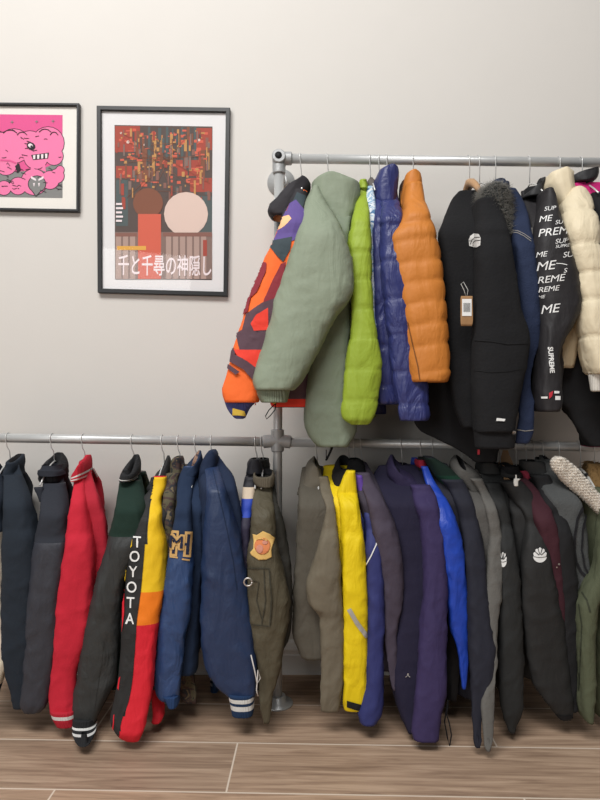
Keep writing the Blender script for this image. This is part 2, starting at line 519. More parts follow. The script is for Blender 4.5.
# ================================================================== PIPE RACK
galv = fabric('galvanised_steel', (196, 197, 196), 0.36, 0.08, 50, 0, var=0.12, metal=0.35, spec=0.6)
cast = fabric('cast_galvanised_fitting', (172, 173, 173), 0.5, 0.25, 120, 0, var=0.12, metal=0.3, spec=0.5)
hole = plain('fitting_bore', (22, 22, 23), 0.7)
PX = (277.5-300)/F*D
rack = thing('pipe_clothes_rack', 'grey galvanised pipe clothes rack with two rails fixed to the pale wall', 'clothes rack', (PX, D, 0))
TOPZ = P(281, 158.5, D).z; CROSSZ = P(277, 440.5, D).z
PT = Vector((P(279, 158.5, D).x, D, TOPZ)); PCR = Vector((PX, D, CROSSZ))
tube('post', [Vector((PX, D, 0.006)), Vector((PX, D, CROSSZ)), PT], R_PIPE, galv, rack, 20)
def railpt(px, upper): return P(px, (upy if upper else lowy)(px), D)
tube('rail', [railpt(286, True), railpt(720, True)], R_PIPE, galv, rack, 20)
tube('rail', [railpt(-130, False), railpt(270, False)], R_PIPE, galv, rack, 20)
tube('rail', [railpt(284, False), railpt(720, False)], R_PIPE, galv, rack, 20)
def socket(V, Fs, a, b, r=0.0232):
    t = (b-a).normalized()
    tube_data([a, b-t*0.004, b-t*0.004+t*0.001, b], [r, r, r, r-0.003], 20, V, Fs)
V = []; Fs = []
socket(V, Fs, PT-Vector((0.0, 0, 0)), PT+Vector((.046, 0, 0))); socket(V, Fs, PT, PT-Vector((0, 0, 0.056))); socket(V, Fs, PT+Vector((0, 0.05, 0)), PT+Vector((0, -0.028, 0)), .0245)
elb = sharp(mesh_obj('elbow_fitting', V, Fs, cast, None, rack))
V = []; Fs = []; tube_data([PT+Vector((-0.001, -0.024, 0.001)), PT+Vector((-0.001, -0.0290, 0.001))], 0.0125, 16, V, Fs)
mesh_obj('bore', V, Fs, hole, None, elb)
V = []; Fs = []
socket(V, Fs, PCR, railpt(263, False)); socket(V, Fs, PCR, railpt(291, False)); socket(V, Fs, PCR, PCR+Vector((0, 0, 0.04))); socket(V, Fs, PCR, PCR-Vector((0, 0, 0.04)))
cr = sharp(mesh_obj('cross_fitting', V, Fs, cast, None, rack))
for dx in (-0.036, 0.036): tube('grub_screw', [PCR+Vector((dx, -0.006, -.021)), PCR+Vector((dx, -0.006, -.0245))], 0.004, hole, cr, 6)
tube('wall_arm', [PT+Vector((0, 0.05, 0)), Vector((PT.x, DW-0.004, PT.z))], R_PIPE, galv, rack, 16)
def flange(name, c, axis):
    V = []; Fs = []
    tube_data([c+axis*0.0004, c+axis*0.006, c+axis*0.008, c+axis*0.03, c+axis*0.031], [0.055, 0.055, 0.03, 0.0285, 0.022], 24, V, Fs)
    return mesh_obj(name, V, Fs, galv, None, rack)
flange('wall_flange', Vector((PT.x, DW, PT.z)), Vector((0, -1, 0)))
flange('floor_flange', Vector((PX, D, 0)), Vector((0, 0, 1)))
# ================================================================== FRAMED PICTURES
black_f = plain('black_frame', (30, 31, 33), 0.4)
matb = plain('mount_board', (228, 226, 226), 0.9)
def glass_mat():
    m = bpy.data.materials.new('picture_glass'); m.use_nodes = True
    nt = m.node_tree; N = nt.nodes; L = nt.links
    for x in list(N):
        if x.type == 'BSDF_PRINCIPLED': N.remove(x)
    t = N.new('ShaderNodeBsdfTransparent'); g = N.new('ShaderNodeBsdfGlossy'); g.inputs['Roughness'].default_value = 0.03
    fr = N.new('ShaderNodeFresnel'); fr.inputs['IOR'].default_value = 1.5
    mx = N.new('ShaderNodeMixShader'); L.new(fr.outputs['Fac'], mx.inputs['Fac']); L.new(t.outputs[0], mx.inputs[1]); L.new(g.outputs[0], mx.inputs[2])
    L.new(mx.outputs[0], N['Material Output'].inputs['Surface'])
    return m
glass = glass_mat()
def picture(name, label, quad, fw, mat_board, cat='framed picture'):
    """quad: outer corners in the picture (tl, tr, br, bl)"""
    dist = DW-0.022
    q = [P(x, y, dist) for x, y in quad]
    c = sum(q, Vector())/4; c.y = DW
    root = thing(name, label, cat, c)
    cen = sum(q, Vector())/4
    def ins(k):      # inset corners by k metres
        o = []
        for i, p in enumerate(q):
            a = (q[(i+1) % 4]-p).normalized(); b = (q[i-1]-p).normalized(); o.append(p+(a+b)*k)
        return o
    V = []; Fs = []
    rings = [(q, DW-0.0015), (q, DW-0.021), (ins(0.0015), DW-0.0225), (ins(fw-0.0015), DW-0.0225), (ins(fw), DW-0.021), (ins(fw), DW-0.004)]
    for pts, yy in rings: V += [Vector((p.x, yy, p.z)) for p in pts]
    for r in range(5):
        for i in range(4): Fs.append((r*4+i, r*4+(i+1) % 4, r*4+4+(i+1) % 4, r*4+4+i))
    mesh_obj('frame', V, Fs, black_f, None, root, False)
    inn = ins(fw+0.0005)
    def slab(nm, ya, yb, m):
        V = [Vector((p.x, y, p.z)) for y in (ya, yb) for p in inn]
        return mesh_obj(nm, V, [(0, 1, 2, 3), (7, 6, 5, 4)]+[(i, 4+i, 4+(i+1) % 4, (i+1) % 4) for i in range(4)], m, None, root, False)
    slab('mount', DW-0.004, DW-0.0095, mat_board)
    V = [Vector((p.x, DW-0.0165, p.z)) for p in inn]
    mesh_obj('glass_pane', V, [(0, 1, 2, 3)], glass, None, root, False)
    return root
def flat_print(name, layers, mats, root):
    V = []; Fs = []; mi = []
    for k, (polys, idx) in enumerate(layers):
        dist = DW-0.0102-0.00012*k
        if isinstance(polys, bmesh.types.BMesh):
            b = len(V); polys.verts.ensure_lookup_table()
            V += [P(v.co.x, v.co.y, dist) for v in polys.verts]
            for f in polys.faces: Fs.append(tuple(b+v.index for v in f.verts)); mi.append(idx)
            polys.free(); continue
        for ip, pl in enumerate(polys):
            b = len(V); V += [P(x, y, dist-1.4e-6*ip) for x, y in pl]; Fs.append(tuple(range(b, b+len(pl)))); mi.append(idx)
    return mesh_obj(name, V, Fs, mats, mi, root, False)
rnd = random.Random(11)
pf = picture('framed_poster', 'tall black framed film poster in dark reds behind glass on the wall', [(96.5, 105.5), (230, 107.5), (227.5, 296), (97.5, 292.5)], 0.0165, matb)
pm = [plain('ink%d' % i, c, 0.85) for i, c in enumerate([(94, 82, 78), (168, 80, 68), (196, 146, 92), (88, 98, 98), (140, 100, 90), (212, 104, 84), (222, 198, 186), (240, 226, 228), (226, 172, 84), (134, 88, 70), (178, 152, 142), (136, 114, 106)])]  # inks paled, so haze and reflection of the glass sit in the colours
Q = lambda x0, y0, x1, y1: [(x0, y0), (x1, y0), (x1, y1), (x0, y1)]
L_ = [([[(114.5, 125), (212.5, 126.5), (211.8, 280), (115, 278.5)]], 0)]
# loose blocks of lantern-lit colour, upper half
L_.append(([Q(115, 126, 140, 152), Q(196, 128, 212, 150), Q(176, 160, 200, 176), Q(116, 166, 132, 178), Q(190, 178, 212, 192)], 1))
L_.append(([Q(152+i*0.1, 128+rnd.uniform(0, 8), 155+i*0.1, 176) for i in (0,)]+[Q(x, 128+rnd.uniform(0, 14), x+rnd.uniform(1.5, 3.5), 150+rnd.uniform(0, 30)) for x in (153, 160, 170, 177, 184, 206)], 2))
L_.append(([Q(x, 127, x+2.4, 160) for x in (148, 166, 181, 188, 194)]+[Q(116, 180, 128, 226), Q(196, 196, 212, 232)], 3))
L_.append(([Q(142, 136, 147, 166), Q(200, 150, 205, 180), Q(133, 170, 150, 182)], 9))
L_.append(([Q(x, y, x+w, y+h) for x, y, w, h in [(rnd.uniform(117, 204), rnd.uniform(128, 184), rnd.uniform(1.5, 6), rnd.uniform(.8, 3)) for _ in range(110)]], 5))
L_.append(([Q(x, y, x+w, y+h) for x, y, w, h in [(rnd.uniform(117, 206), rnd.uniform(128, 186), rnd.uniform(1, 4), rnd.uniform(.8, 2.5)) for _ in range(50)]], 2))
L_.append(([disc(128, 142, 1.6), disc(145, 145, 1.5), disc(121, 133, 1.1), disc(199, 140, 1.3)], 6))
for ik, nn_ in ((0, 26), (9, 22), (3, 20), (4, 20), (1, 16), (11, 18), (2, 12)):
    o_ = []
    for _ in range(nn_):
        x, y, w_, h_ = rnd.uniform(116, 208), rnd.uniform(127, 205), rnd.uniform(.8, 3.2), rnd.uniform(3, 15)
        o_.append(Q(x, y, min(x+w_, 211.5), min(y+h_, 216)))
    L_.append((o_, ik))
L_.append(([p for _ in range(30) for p in band([(rnd.uniform(117, 160), rnd.uniform(130, 200)), (rnd.uniform(160, 210), rnd.uniform(130, 200))], .35)][:14], 9))
# plain rounded colour areas, lower half
L_.append(([Q(115, 232, 212, 279)], 11))
L_.append(([disc(148, 203, 15)], 9))
L_.append(([disc(186, 214, 22)], 6))
L_.append(([[(138, 214), (161, 214), (161, 279), (138, 279)]], 5))
L_.append(([Q(x, 236, x+5.2, 279) for x in (116, 123, 130, 166, 173, 180, 187, 194, 201)], 10))
L_.append(([Q(115, 233, 137, 236.5), Q(163, 232.5, 212, 236.5)], 4))
L_.append(([Q(203, 240, 207, 256)], 1))
L_.append(([Q(117, 246, 146, 250)], 8))
L_.append(([Q(116, 203+i*4.2, 122+(i % 2), 205+i*4.2) for i in range(5)], 7))
L_.append((text_polys('千と千尋の神隠し', 165, 267, 15.5, rot=0.012, bold=0.012, wscale=0.535), 7))
flat_print('print', L_, pm, pf)
pk = picture('framed_print', 'wide black framed pink cartoon print with white mount on the wall', [(-90, 101.5), (79, 103), (78.5, 211.5), (-90, 208.5)], 0.0095, plain('white_mount', (236, 232, 224), 0.9))
pmk = [plain('pink_ink', (226, 92, 148), 0.85), plain('light_pink_ink', (240, 128, 172), 0.85), plain('grey_ink', (134, 134, 132), 0.85), plain('black_ink', (48, 40, 46), 0.85), plain('white_ink', (238, 226, 228), 0.85)]
LK = [([[(-70, 113.5), (62.5, 115), (62.5, 198), (-70, 196)]], 2)]
LK.append(([[(-70, 113.5), (62.5, 115), (62.5, 160), (40, 170), (-70, 178)]], 0))
def cloud(pts): return [disc(x, y, r) for x, y, r in pts]
outl = [(48, 143, 16), (30, 144, 13), (14, 146, 17), (0, 152, 20), (-20, 150, 20), (-44, 152, 20), (36, 157, 12), (54, 156, 9), (6, 164, 11)]
LK.append((cloud([(x, y, r+.7) for x, y, r in outl if y > 140]), 3)); LK.append((cloud(outl), 1))
low = [(34, 182, 13), (50, 180, 9), (57, 176, 7), (18, 186, 8.5), (4, 188, 7), (-10, 187, 8), (-30, 186, 10), (60, 170, 4)]
LK.append((cloud([(x, y, r+.7) for x, y, r in low]), 3)); LK.append((cloud(low), 1))
# horned heart-faced beast below, striped teeth and eye of the big one above
LK.append(([[(30, 172), (32, 164), (35, 170)], [(41, 170), (45, 163), (46, 172)]], 1))
LK.append(([disc(37, 184, 9.2, 8.6), [(28.5, 187), (45.5, 187), (36, 197)]], 3)); LK.append(([disc(37, 184, 8.4, 7.8), [(29.4, 186.6), (44.6, 186.6), (36, 195.6)]], 2))
LK.append(([[(31, 176), (36, 179), (36, 181), (31, 178.5)], [(43.5, 176), (38.5, 179), (38.5, 181), (43.5, 178.5)], [(33, 183), (35, 183), (34, 187)], [(38, 183), (40, 183), (39, 187)]], 4))
LK.append(([[(31, 155), (49, 152.5), (48, 158.5), (33, 160)]], 3)); LK.append(([[(33+i*4, 155.3-i*.5), (35.4+i*4, 155-i*.5), (35.2+i*4, 158.9-i*.3), (33.3+i*4, 159.3-i*.3)] for i in range(4)], 4))
LK.append(([disc(31, 146, 4.6, 3.6, rot=.5)], 3)); LK.append(([disc(30.5, 145.5, 2.6, 1.9, rot=.5)], 4)); LK.append(([disc(31.5, 146.5, 1.2)], 3))
rk = random.Random(5)
scr_ = []
for _ in range(46):
    x, y = rk.uniform(0, 60), rk.uniform(128, 192)
    scr_ += band([(x, y), (x+rk.uniform(-2, 3), y+rk.uniform(-2, 1)), (x+rk.uniform(1, 5), y+rk.uniform(-1, 2))], .55)
LK.append((scr_, 3))
LK.append(([p for (a, b, c) in ((10, 131, 14), (22, 133, 10), (45, 130, 12), (54, 133, 8)) for p in band([(a-c/2, b+2), (a-c/4, b-.5), (a, b-1), (a+c/4, b-.4), (a+c/2, b+2)], .8)], 3))
LK.append((band([(0, 160), (10, 160.5), (16, 163)], 1.5), 0)); LK.append(([[(15, 166), (19, 163), (21, 170), (17, 173)]], 3))
LK.append(([s for x, y in ((12, 122), (36.5, 121.5), (53, 121), (-15, 120)) for s in ([(x-2.2, y), (x, y-.5), (x+2.2, y), (x, y+.5)], [(x, y-2.2), (x+.5, y), (x, y+2.2), (x-.5, y)])], 2))
flat_print('print', LK, pmk, pk)
# ================================================================== GARMENTS
M_ = {}
def m(name, *a, **k):
    if name not in M_: M_[name] = fabric(name, *a, **k)
    return M_[name]
navy = m('navy_wool', (34, 42, 54), .9); char = m('charcoal_leather', (56, 58, 66), .5, crease=.25); blackc = m('black_cloth', (30, 30, 32), .85)
dark = m('dark_lining', (26, 26, 28), .9); white_r = m('white_rib', (225, 225, 222), .9, rib=.4)
metal = plain('steel_wire', (214, 214, 212), 0.35, 0.35)
silver = plain('zip_metal', (205, 200, 195), 0.35, 0.8)
# ---------------------------------------------------------------- lower rail, left of the post
g = Garment('varsity_jacket', 'jacket', 'navy jacket with cream leather sleeve at the outer end of the lower rail', -16)
g.body('462:-28,-4 500:-30,2 560:-30,0 670:-30,-2', navy); cream = m('cream_leather', (216, 206, 186), .5, crease=.2)
g.sleeve('470:-20,-2 480:-24,1 500:-26,3 531:-27,3.5 600:-27,5 640:-27,7.5 660:-27,8 685:-22,2', cream, bands=[(0, navy), (531, cream)])
g.cuff('684:-22,2 698:-20,-2', navy)
g = Garment('work_jacket', 'jacket', 'plain dark navy jacket hanging next to the grey panelled coat', 8)
nv1 = m('ink_navy_cotton', (34, 42, 52), .9)
g.body('465:6,20 478:4,25 500:6,33 530:6,38 600:5,38 650:8,38 690:12,36', nv1)
g.sleeve('474:5,21 490:5,27 510:5,32 530:4.5,36 560:4,37 600:3,36 640:3,34 660:5,32 685:10,30 709:13,25', nv1)
g.part('collar', '455:10,20.5 462:9,22 470:6,21 476:5,22', nv1, e=.03, ry=.055, open_top=True, tilt=(0, -.012), lining=dark)
g = Garment('panelled_jacket', 'jacket', 'charcoal jacket with leather sleeve and round stand-up collar', 52)
cw = m('charcoal_wool', (44, 47, 55), .9)
g.body('474:43,63 488:43,67 505:41,69 530:38,71 600:34,68 650:30,66 695:28,60', cw)
g.sleeve('482:44,64 492:43,66 510:41,68 540:36,70 575:32,66 600:30,61 650:26,56.5 690:23.5,50 706:22,47 713:25,42', char, bands=[(0, cw), (540, char)])
g.part('collar', '455:47,60 459:43,64 466:40.5,65.5 474:40,65 482:42,64', m('black_knit', (34, 34, 36), .95, rib=.5), e=.03, ry=.06, open_top=True, tilt=(0, -.03), lining=dark, ryk=1)
g.part('collar_band', '468:41,61 472:40,63 476:41,63.5', cw, e=.06, ry=.055, amp=.002)
g.part('collar_tab', '487:34,43 490:35,44 496:38,44 502:40,44', cw, e=.12, ry=.012, amp=.001)
g = Garment('varsity_jacket', 'jacket', 'bright red varsity jacket with thin white stripes on collar and cuff', 83)
red = m('red_wool', (200, 36, 56), .85, sheen=.2); redd = m('red_wool_body_shaded', (178, 34, 52), .85, sheen=.2)  # body red is darker: its shaded side is put into the colour
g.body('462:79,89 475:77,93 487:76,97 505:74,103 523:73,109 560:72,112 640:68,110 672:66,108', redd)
g.sleeve('478:75,84 486:74,84 500:72,86 530:68,91 560:65,95 600:59,94 640:55,88 660:53,80 680:51,76 700:50,76 714:51,77', red)
rr = m('red_rib', (196, 40, 58), .95, rib=.5)
g.cuff('712:52,77 716:53,77 719.5:54,77 727:58,76', rr, bands=[(0, rr), (715.5, white_r), (719, rr)])
g.part('collar', '455:80,86 461:77,88 467:75.5,88.5 474:75,88 481:75,86', rr, bands=[(0, rr), (469, white_r), (471.3, rr), (474, white_r), (476.3, rr)], e=.08, ry=.07, open_top=True, lining=dark, tilt=(.02, -.012), amp=.001)
g = Garment('varsity_jacket', 'jacket', 'dark green varsity jacket with black leather sleeve and striped black cuff', 132)
grn = m('bottle_green_wool', (26, 48, 40), .9); blk = m('black_leather', (54, 56, 56), .5, crease=.35); brib = m('black_rib', (40, 41, 43), .95, rib=.5)
g.body('470:123,139 480:122,143 500:119,146 520:116,148 600:112,146 660:108,140 690:106,136', grn)
g.sleeve('479:121,141 490:119,143 500:117,145 520:113,146 534:110,144 560:103,134 600:93,123 640:84,120 680:77,117 700:73,107 712:72,101 722:73,96', blk, bands=[(0, grn), (534, blk)])
g.cuff('720:73.5,96 727:73.5,96 735:74,95 742:76,92 746:79,89', brib, bands=[(0, brib), (726.5, white_r), (729, brib), (732.5, white_r), (735.5, brib)])
g.part('collar', '457:128,136 462:124.5,138.5 470:122.5,139 476:122,137 481:122,137', brib, bands=[(0, brib), (471.5, white_r), (473.3, brib), (476, white_r), (477.6, brib)], e=.08, ry=.07, open_top=True, lining=dark, tilt=(0, -.03), amp=.001)
seam(g, [(104, 640), (101, 665), (97, 690), (94, 712)], .7, blk, 'seam', .0015)
g = Garment('racing_jacket', 'jacket', 'black, yellow, orange and red racing jacket with white letters down the sleeve', 162)
yel = m('yellow_nylon', (240, 196, 30), .7, crease=.2); org = m('orange_nylon', (244, 128, 26), .7, crease=.2); rdn = m('red_nylon', (222, 36, 52), .7, crease=.25); bln = m('black_nylon', (42, 42, 42), .7, crease=.2)
g.body('478:150,168 490:147,170 510:140,168 540:134,168 600:130,164 660:128,160 690:128,160', bln)
RS = g.sleeve('476:154,166 484:153,166 500:142,161 520:137.5,161 545:131,165.5 565:128,166 590:125.5,165 621:122,160 650:121,156.5 680:118,153.5 700:114.5,151 720:112,148 735:116,144.5 742:124,140',
         rdn, bands=[(0, yel), (588.5, org), (621, rdn)], far_px=158, e0=.12)
g.part('sleeve', '640:146,158 680:151,163 700:152.5,165 714:153.5,165 723:153,162', rdn, e=.12)
g.part('collar', '456:158,168 463:153,170 472:149,170 482:148,167 492:150,164', bln, e=.05, ry=.05, open_top=True, lining=dark, tilt=(.03, -.02))
xb = [(470, 155), (486, 153), (500, 150), (520, 147), (556, 144), (590, 141), (621, 137), (650, 135), (680, 132.5), (700, 129), (720, 122), (733, 119.5), (745, 119)]
fx = pchip([a for a, b in xb], [b for a, b in xb])
two_tone(g, RS, fx, bln)
strip = []; yy = 484
while yy < 740:
    for q_ in range(8): strip.append([(fx(yy)-q_*1.5-1.5, yy), (fx(yy)-q_*1.5, yy), (fx(yy+2.5)-q_*1.5, yy+2.5), (fx(yy+2.5)-q_*1.5-1.5, yy+2.5)])
    yy += 2.5
g.print_on('sleeve_panel', [(poly_bm(strip), 0)], [bln], .0012, 3.0, label='black strip down the sleeve')
sl = [[(131, 530), (134, 528), (132.5, 546), (130, 549)], [(125.5, 566), (128, 562), (125.5, 584), (123.5, 586)]]
for q_, k in ((sl[0], yel), (sl[1], yel), ([(123.5, 586), (125.5, 583), (124.5, 615), (122.5, 632)], rdn), ([(119.5, 678), (121, 676), (119, 690), (118, 688)], rdn), ([(114, 715), (115, 714), (113.6, 735), (112.6, 732)], rdn)):
    g.print_on('sleeve_flash', [(poly_bm([q_]), 0)], [k], .003, 2)
wl = plain('white_print', (238, 238, 236), .7)
for ch, x, y in (('T', 137.6, 542.5), ('O', 135.2, 556.8), ('Y', 133.6, 572), ('O', 132.2, 587.5), ('T', 131, 603), ('A', 130.2, 619)):
    g.print_on('lettering', [(text_polys(ch, x, y, 10.8, rot=.03, bold=.012, wscale=.8), 0)], [wl], .004, 2)
g = Garment('camouflage_jacket', 'jacket', 'dark patterned camouflage jacket squeezed between the racing and lettered navy jackets', 178)
camo = patterned('dark_camouflage', [(44, 46, 40), (88, 82, 62), (70, 52, 48), (36, 40, 46), (110, 96, 72)], 26)
g.body('463:172,184 475:168,186 500:163,184 540:162,184 640:168,190 690:180,198 704:184,199', camo, emax=.13)
g.sleeve('472:166,181 480:163.5,178.5 500:163,176.5 530:165,175 560:166,175 620:168,178 660:170,180', camo, e1=.15, ry=.03)
g.part('collar', '456:175,182 461:172,183 468:171,184 474:170,184', camo, e=.03, ry=.045, open_top=True, lining=dark)
g = Garment('leather_jacket', 'jacket', 'shiny navy leather jacket with large gold outlined letter patch on the sleeve', 195)
nvl = m('navy_leather', (46, 72, 116), .42, crease=.45, spec=.5); nvw = m('navy_melton', (32, 48, 74), .9); gold = plain('gold_chenille', (208, 168, 108), .95)
g.body('470:183,201 482:180,203 500:178,204 540:178,204 600:176,200 650:172,196 676:172,194', nvw)
g.sleeve('466:184,198 478:179,195 490:177,193 500:176,192.5 530:172,193 560:168,193.5 600:162.5,192 640:157.5,185 680:155.5,181 695:157,179 701:161,174', nvl, bands=[(0, nvw), (540, nvl)], amp=.006, far_px=192)
g.cuff('697:163,179 704:167,179.5 708:169,178', m('navy_rib', (40, 66, 108), .95, rib=.5), ry=.03)
g.part('collar', '451:191,200 457:186.5,201 466:183.5,200 478:180,194 490:178,188', nvw, e=.055, ry=.05, open_top=True, lining=patterned('tartan_lining', [(70, 60, 66), (150, 120, 100), (40, 48, 70)], 80), tilt=(.015, -.02))
def outline_patch(letters, mats):
    a = [(text_polys(t, x, y, h+2.5, rot=r, bold=.10, wscale=w), 0) for t, x, y, h, w, r in letters]
    b = [(text_polys(t, x, y, h, rot=r, bold=.015, wscale=w), 1) for t, x, y, h, w, r in letters]
    return a+b
pn = m('patch_navy', (34, 42, 66), .95)
def letter(t, x, y, h, w, b):
    g.print_on('chenille_letter', [(text_polys(t, x, y, h, rot=.08, bold=b, wscale=w), 0), (text_polys(t, x, y, h, rot=.08, bold=.0, wscale=w), 1)], [gold, pn], OFFS[0], 1.4, label='gold outlined navy letter '+t)
    OFFS[0] += .0022
OFFS = [.002]
letter('H', 181, 545, 21, .92, .085)
letter('M', 177, 542.5, 12.5, 1.0, .10)
g.print_on('chenille_edge', [(poly_bm(band([(171, 551), (172.5, 533), (176, 531)], 1.5)+band([(170, 556.5), (178, 557.5)], 1.6)+band([(182, 559), (189.5, 560)], 1.6)), 0)], [gold, pn], .002, 1.6, label='gold and navy letter patch')
g = Garment('varsity_jacket', 'jacket', 'large navy varsity jacket with two white stripes on its cuff', 211)
nv8 = m('navy_satin_leather', (36, 54, 88), .46, crease=.3, spec=.45); nv8w = m('navy_wool_shell_shaded', (28, 42, 68), .85); nrib = m('navy_knit_rib', (34, 58, 92), .95, rib=.5)  # wool body's dark navy also holds the shadow beside the sleeve
g.body('456:205,219 465:203,226 475:202,234 485:201,239 495:201,242 520:202,246 600:204,250 650:206,250 668:208,248', nv8w, emax=.2, slope=36)
g.sleeve('466:205,218 480:206,223 495:206,228 510:205,233 530:203,239 560:201.5,244 600:201,248.5 640:201.5,252 665:205,254.5 685:215,255 698:226,254', nv8, amp=.006, far_px=213, bands=[(0, nv8)])
g.cuff('696:228,254 699:228.5,254 702.5:229,254 706:230,254 710:230.5,254 717:232,253', nrib, bands=[(0, nrib), (698.6, white_r), (702.6, nrib), (705.5, white_r), (710.3, nrib)])
g.part('cuff', '674:209,221 678:210,220 683:211,219.5 692:211,219', nrib, bands=[(0, nrib), (677, white_r), (680, nrib), (682.5, white_r), (685.5, nrib)], e=-.1, ry=.03, amp=.001)
g.part('collar', '449.5:209.5,215 454:206,218.5 462:203,218 472:201,213 484:200.5,208', nv8w, e=.06, ry=.05, tilt=(0, -.01))
seam(g, [(213, 470), (220, 500), (227, 530), (233, 560), (237, 590)], .8, nv8w, 'sleeve_seam', .0015)
g = Garment('sports_jacket', 'jacket', 'black sports jacket with a blue shoulder band beside the olive bomber', 255)
blp = m('black_polyester', (40, 40, 46), .6)
blu = m('cobalt_polyester', (44, 72, 178), .6); crm = m('cream_panel', (214, 196, 174), .8)
g.body('468:248,262 480:244,264 500:242,262 560:243,262 640:247,266 690:250,268', blp, emax=.13)
g.sleeve('476:245,258 486:242.5,256 500:241.5,254 516:241,252 560:241,250 610:243,252 650:247,257 682:252,260', blp, bands=[(0, blp), (485.5, crm), (497, blu), (516, m('plum_polyester', (46, 42, 62), .6)), (566, blp)], e1=.17, ry=.03)
g.part('collar', '458:250,260 465:248,262 474:246,263', blp, e=.03, ry=.05, open_top=True, lining=dark)
g.print_on('zip', [(poly_bm(band([(243, 566), (244, 590), (246, 615), (249, 640)], 1.6)), 0), (poly_bm(band([(249, 640), (252, 660), (254.5, 676)], 1.3)), 1)], [m('red_zip', (170, 54, 62), .7), silver], .003, 2)
t = [P(248+4.0*math.cos(a*math.pi/8), 582+4.0*math.sin(a*math.pi/8), D-.262) for a in range(17)]
tube('ring_pull', t, .0028, silver, g.root, 6)
tube('drawcord', [P(x, y, D-.25) for x, y in ((251, 655), (255, 672), (257, 684), (260.5, 678), (258, 670), (256.5, 690), (258, 696))], .0022, m('white_cord', (210, 205, 200), .8), g.root, 6)
g = Garment('bomber_jacket', 'jacket', 'olive green bomber jacket with round yellow shield patch on the sleeve', 261)
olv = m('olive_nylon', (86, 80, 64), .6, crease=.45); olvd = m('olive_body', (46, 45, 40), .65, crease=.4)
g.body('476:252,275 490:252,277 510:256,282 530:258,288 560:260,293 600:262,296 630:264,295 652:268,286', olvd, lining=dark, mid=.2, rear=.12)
g.sleeve('482:254,273 490:253,273 510:251,274 540:248,276 560:246.5,280 580:246.5,285 598:247,289 612:249,288 640:253,284 670:257.5,280 695:259,273 712:260,272 724:263,270', olv, amp=.007, far_px=250)
g.part('collar', '470:253.5,274 476:252.5,275.5 482:254,275 487:258,274', m('olive_rib', (98, 90, 76), .9, rib=.4), e=.085, ry=.05, open_top=True, lining=dark, tilt=(0, -.01), amp=.002)
g.part('inner_collar', '458:256,269 464:254,270.5 472:254,271', m('black_quilted_lining', (40, 40, 40), .7, crease=.4), e=-.01, ry=.05, open_top=True, lining=dark)
yp = plain('yellow_embroidery', (226, 186, 112), .95); op = plain('orange_embroidery', (214, 130, 84), .95)
sh = [(253, 534), (257, 535), (263, 531), (270, 534), (274.5, 538), (272.5, 545), (271, 550), (271.5, 557), (266, 559.5), (259, 560), (251.5, 555), (250.5, 552.5), (253.5, 549), (254, 541)]
g.print_on('shield_patch', [(poly_bm([sh]), 0), (poly_bm([disc(262.5, 546, 7.6, 8.2, rot=.1)]), 1), (poly_bm([disc(260, 549, 3.6, 4.0), disc(265, 543, 2.6, 2.2)]), 2), (poly_bm(band([(257, 540), (262, 538.5), (267, 541)], 1.2)), 0)], [yp, op, plain('pink_embroidery', (204, 140, 120), .95)], .002, 1.6, .0016, label='yellow and orange embroidered shield')
pk_ = band([(248.5, 568), (269, 568.5), (271.5, 600), (270, 626), (252, 624)], 1.3)+band([(253, 580), (259, 582), (257, 600), (262, 618)], 1.0)+band([(264, 570), (266, 600), (262, 624)], 1.2)
g.print_on('sleeve_pocket', [(poly_bm([[(248.5, 568), (269, 568.5), (271.5, 600), (270, 626), (253, 624), (249.5, 600)]]), 0), (poly_bm(pk_), 1)], [olv, m('olive_zip', (60, 58, 48), .6)], .003, 3)
# ---------------------------------------------------------------- lower rail, right of the post
g = Garment('field_jacket', 'jacket', 'taupe grey jacket with open cape collar hanging beside the post', 315)
tau = m('taupe_cotton', (114, 106, 90), .8, crease=.3); taud = m('taupe_body_shaded', (88, 83, 73), .8, crease=.3)  # body is the same taupe with its shadow painted into the colour
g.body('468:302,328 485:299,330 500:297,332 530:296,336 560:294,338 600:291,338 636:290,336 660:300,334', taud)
g.sleeve('476:318,328 490:321,331.5 510:326,335 540:319,338.5 562:314,340 588:306.5,341 600:308,342.5 618:320,343.5 650:321,343.5 680:321,343 700:320.5,340 712:321.5,337', tau, amp=.006, e0=.1)
g.part('collar', '456.5:313,318 462:308,321 470:305,323 480:302,326 490:299,327 496:298,326', m('taupe_collar', (106, 100, 88), .8, crease=.3), e=.05, ry=.06, tilt=(-.01, -.01), open_top=True, lining=taud)
g = Garment('rain_jacket', 'jacket', 'bright yellow rain jacket with grey reflective stripe and black cuff tab', 347)
yl = m('sun_yellow_nylon', (238, 208, 20), .6, crease=.35); yld = m('mustard_lining', (150, 136, 58), .7, crease=.3)
g.body('466:321,352 478:320,354 492:322,356 510:330,356 540:336,358 600:340,360 650:342,362 690:344,362', yl)
g.sleeve('482:343,354.5 492:337.5,357 505:340,358.5 530:342,362 560:343,364 600:343,366 640:344,366.5 680:344,366 700:343,365.5 711:345,363', yl, e0=.12)
g.part('collar', '470:346.5,355 476:344,355.5 484:341,356 493:337.5,357 497:338,357', yl, e=.15, ry=.02, amp=.002)
g.part('hood', '457:338,350 463:334,353 472:331.5,352 482:331,346 490:333,342', m('black_fleece', (32, 32, 34), .95), e=.06, ry=.05, open_top=True, lining=dark, tilt=(0, -.02))
rf = m('reflective_tape', (176, 172, 164), .4)
g.print_on('reflective_stripe', [(poly_bm(band([(349, 609), (357, 623), (367, 637)], 4.4)), 0)], [rf], .002, 2)
g.print_on('cuff_tab', [(poly_bm([[(347, 700.5), (361, 704.5), (361, 711.5), (347, 707)]]), 0)], [blackc], .002, 2)
g = Garment('track_jacket', 'jacket', 'royal blue jacket with purple collar between yellow and mauve ones', 353)
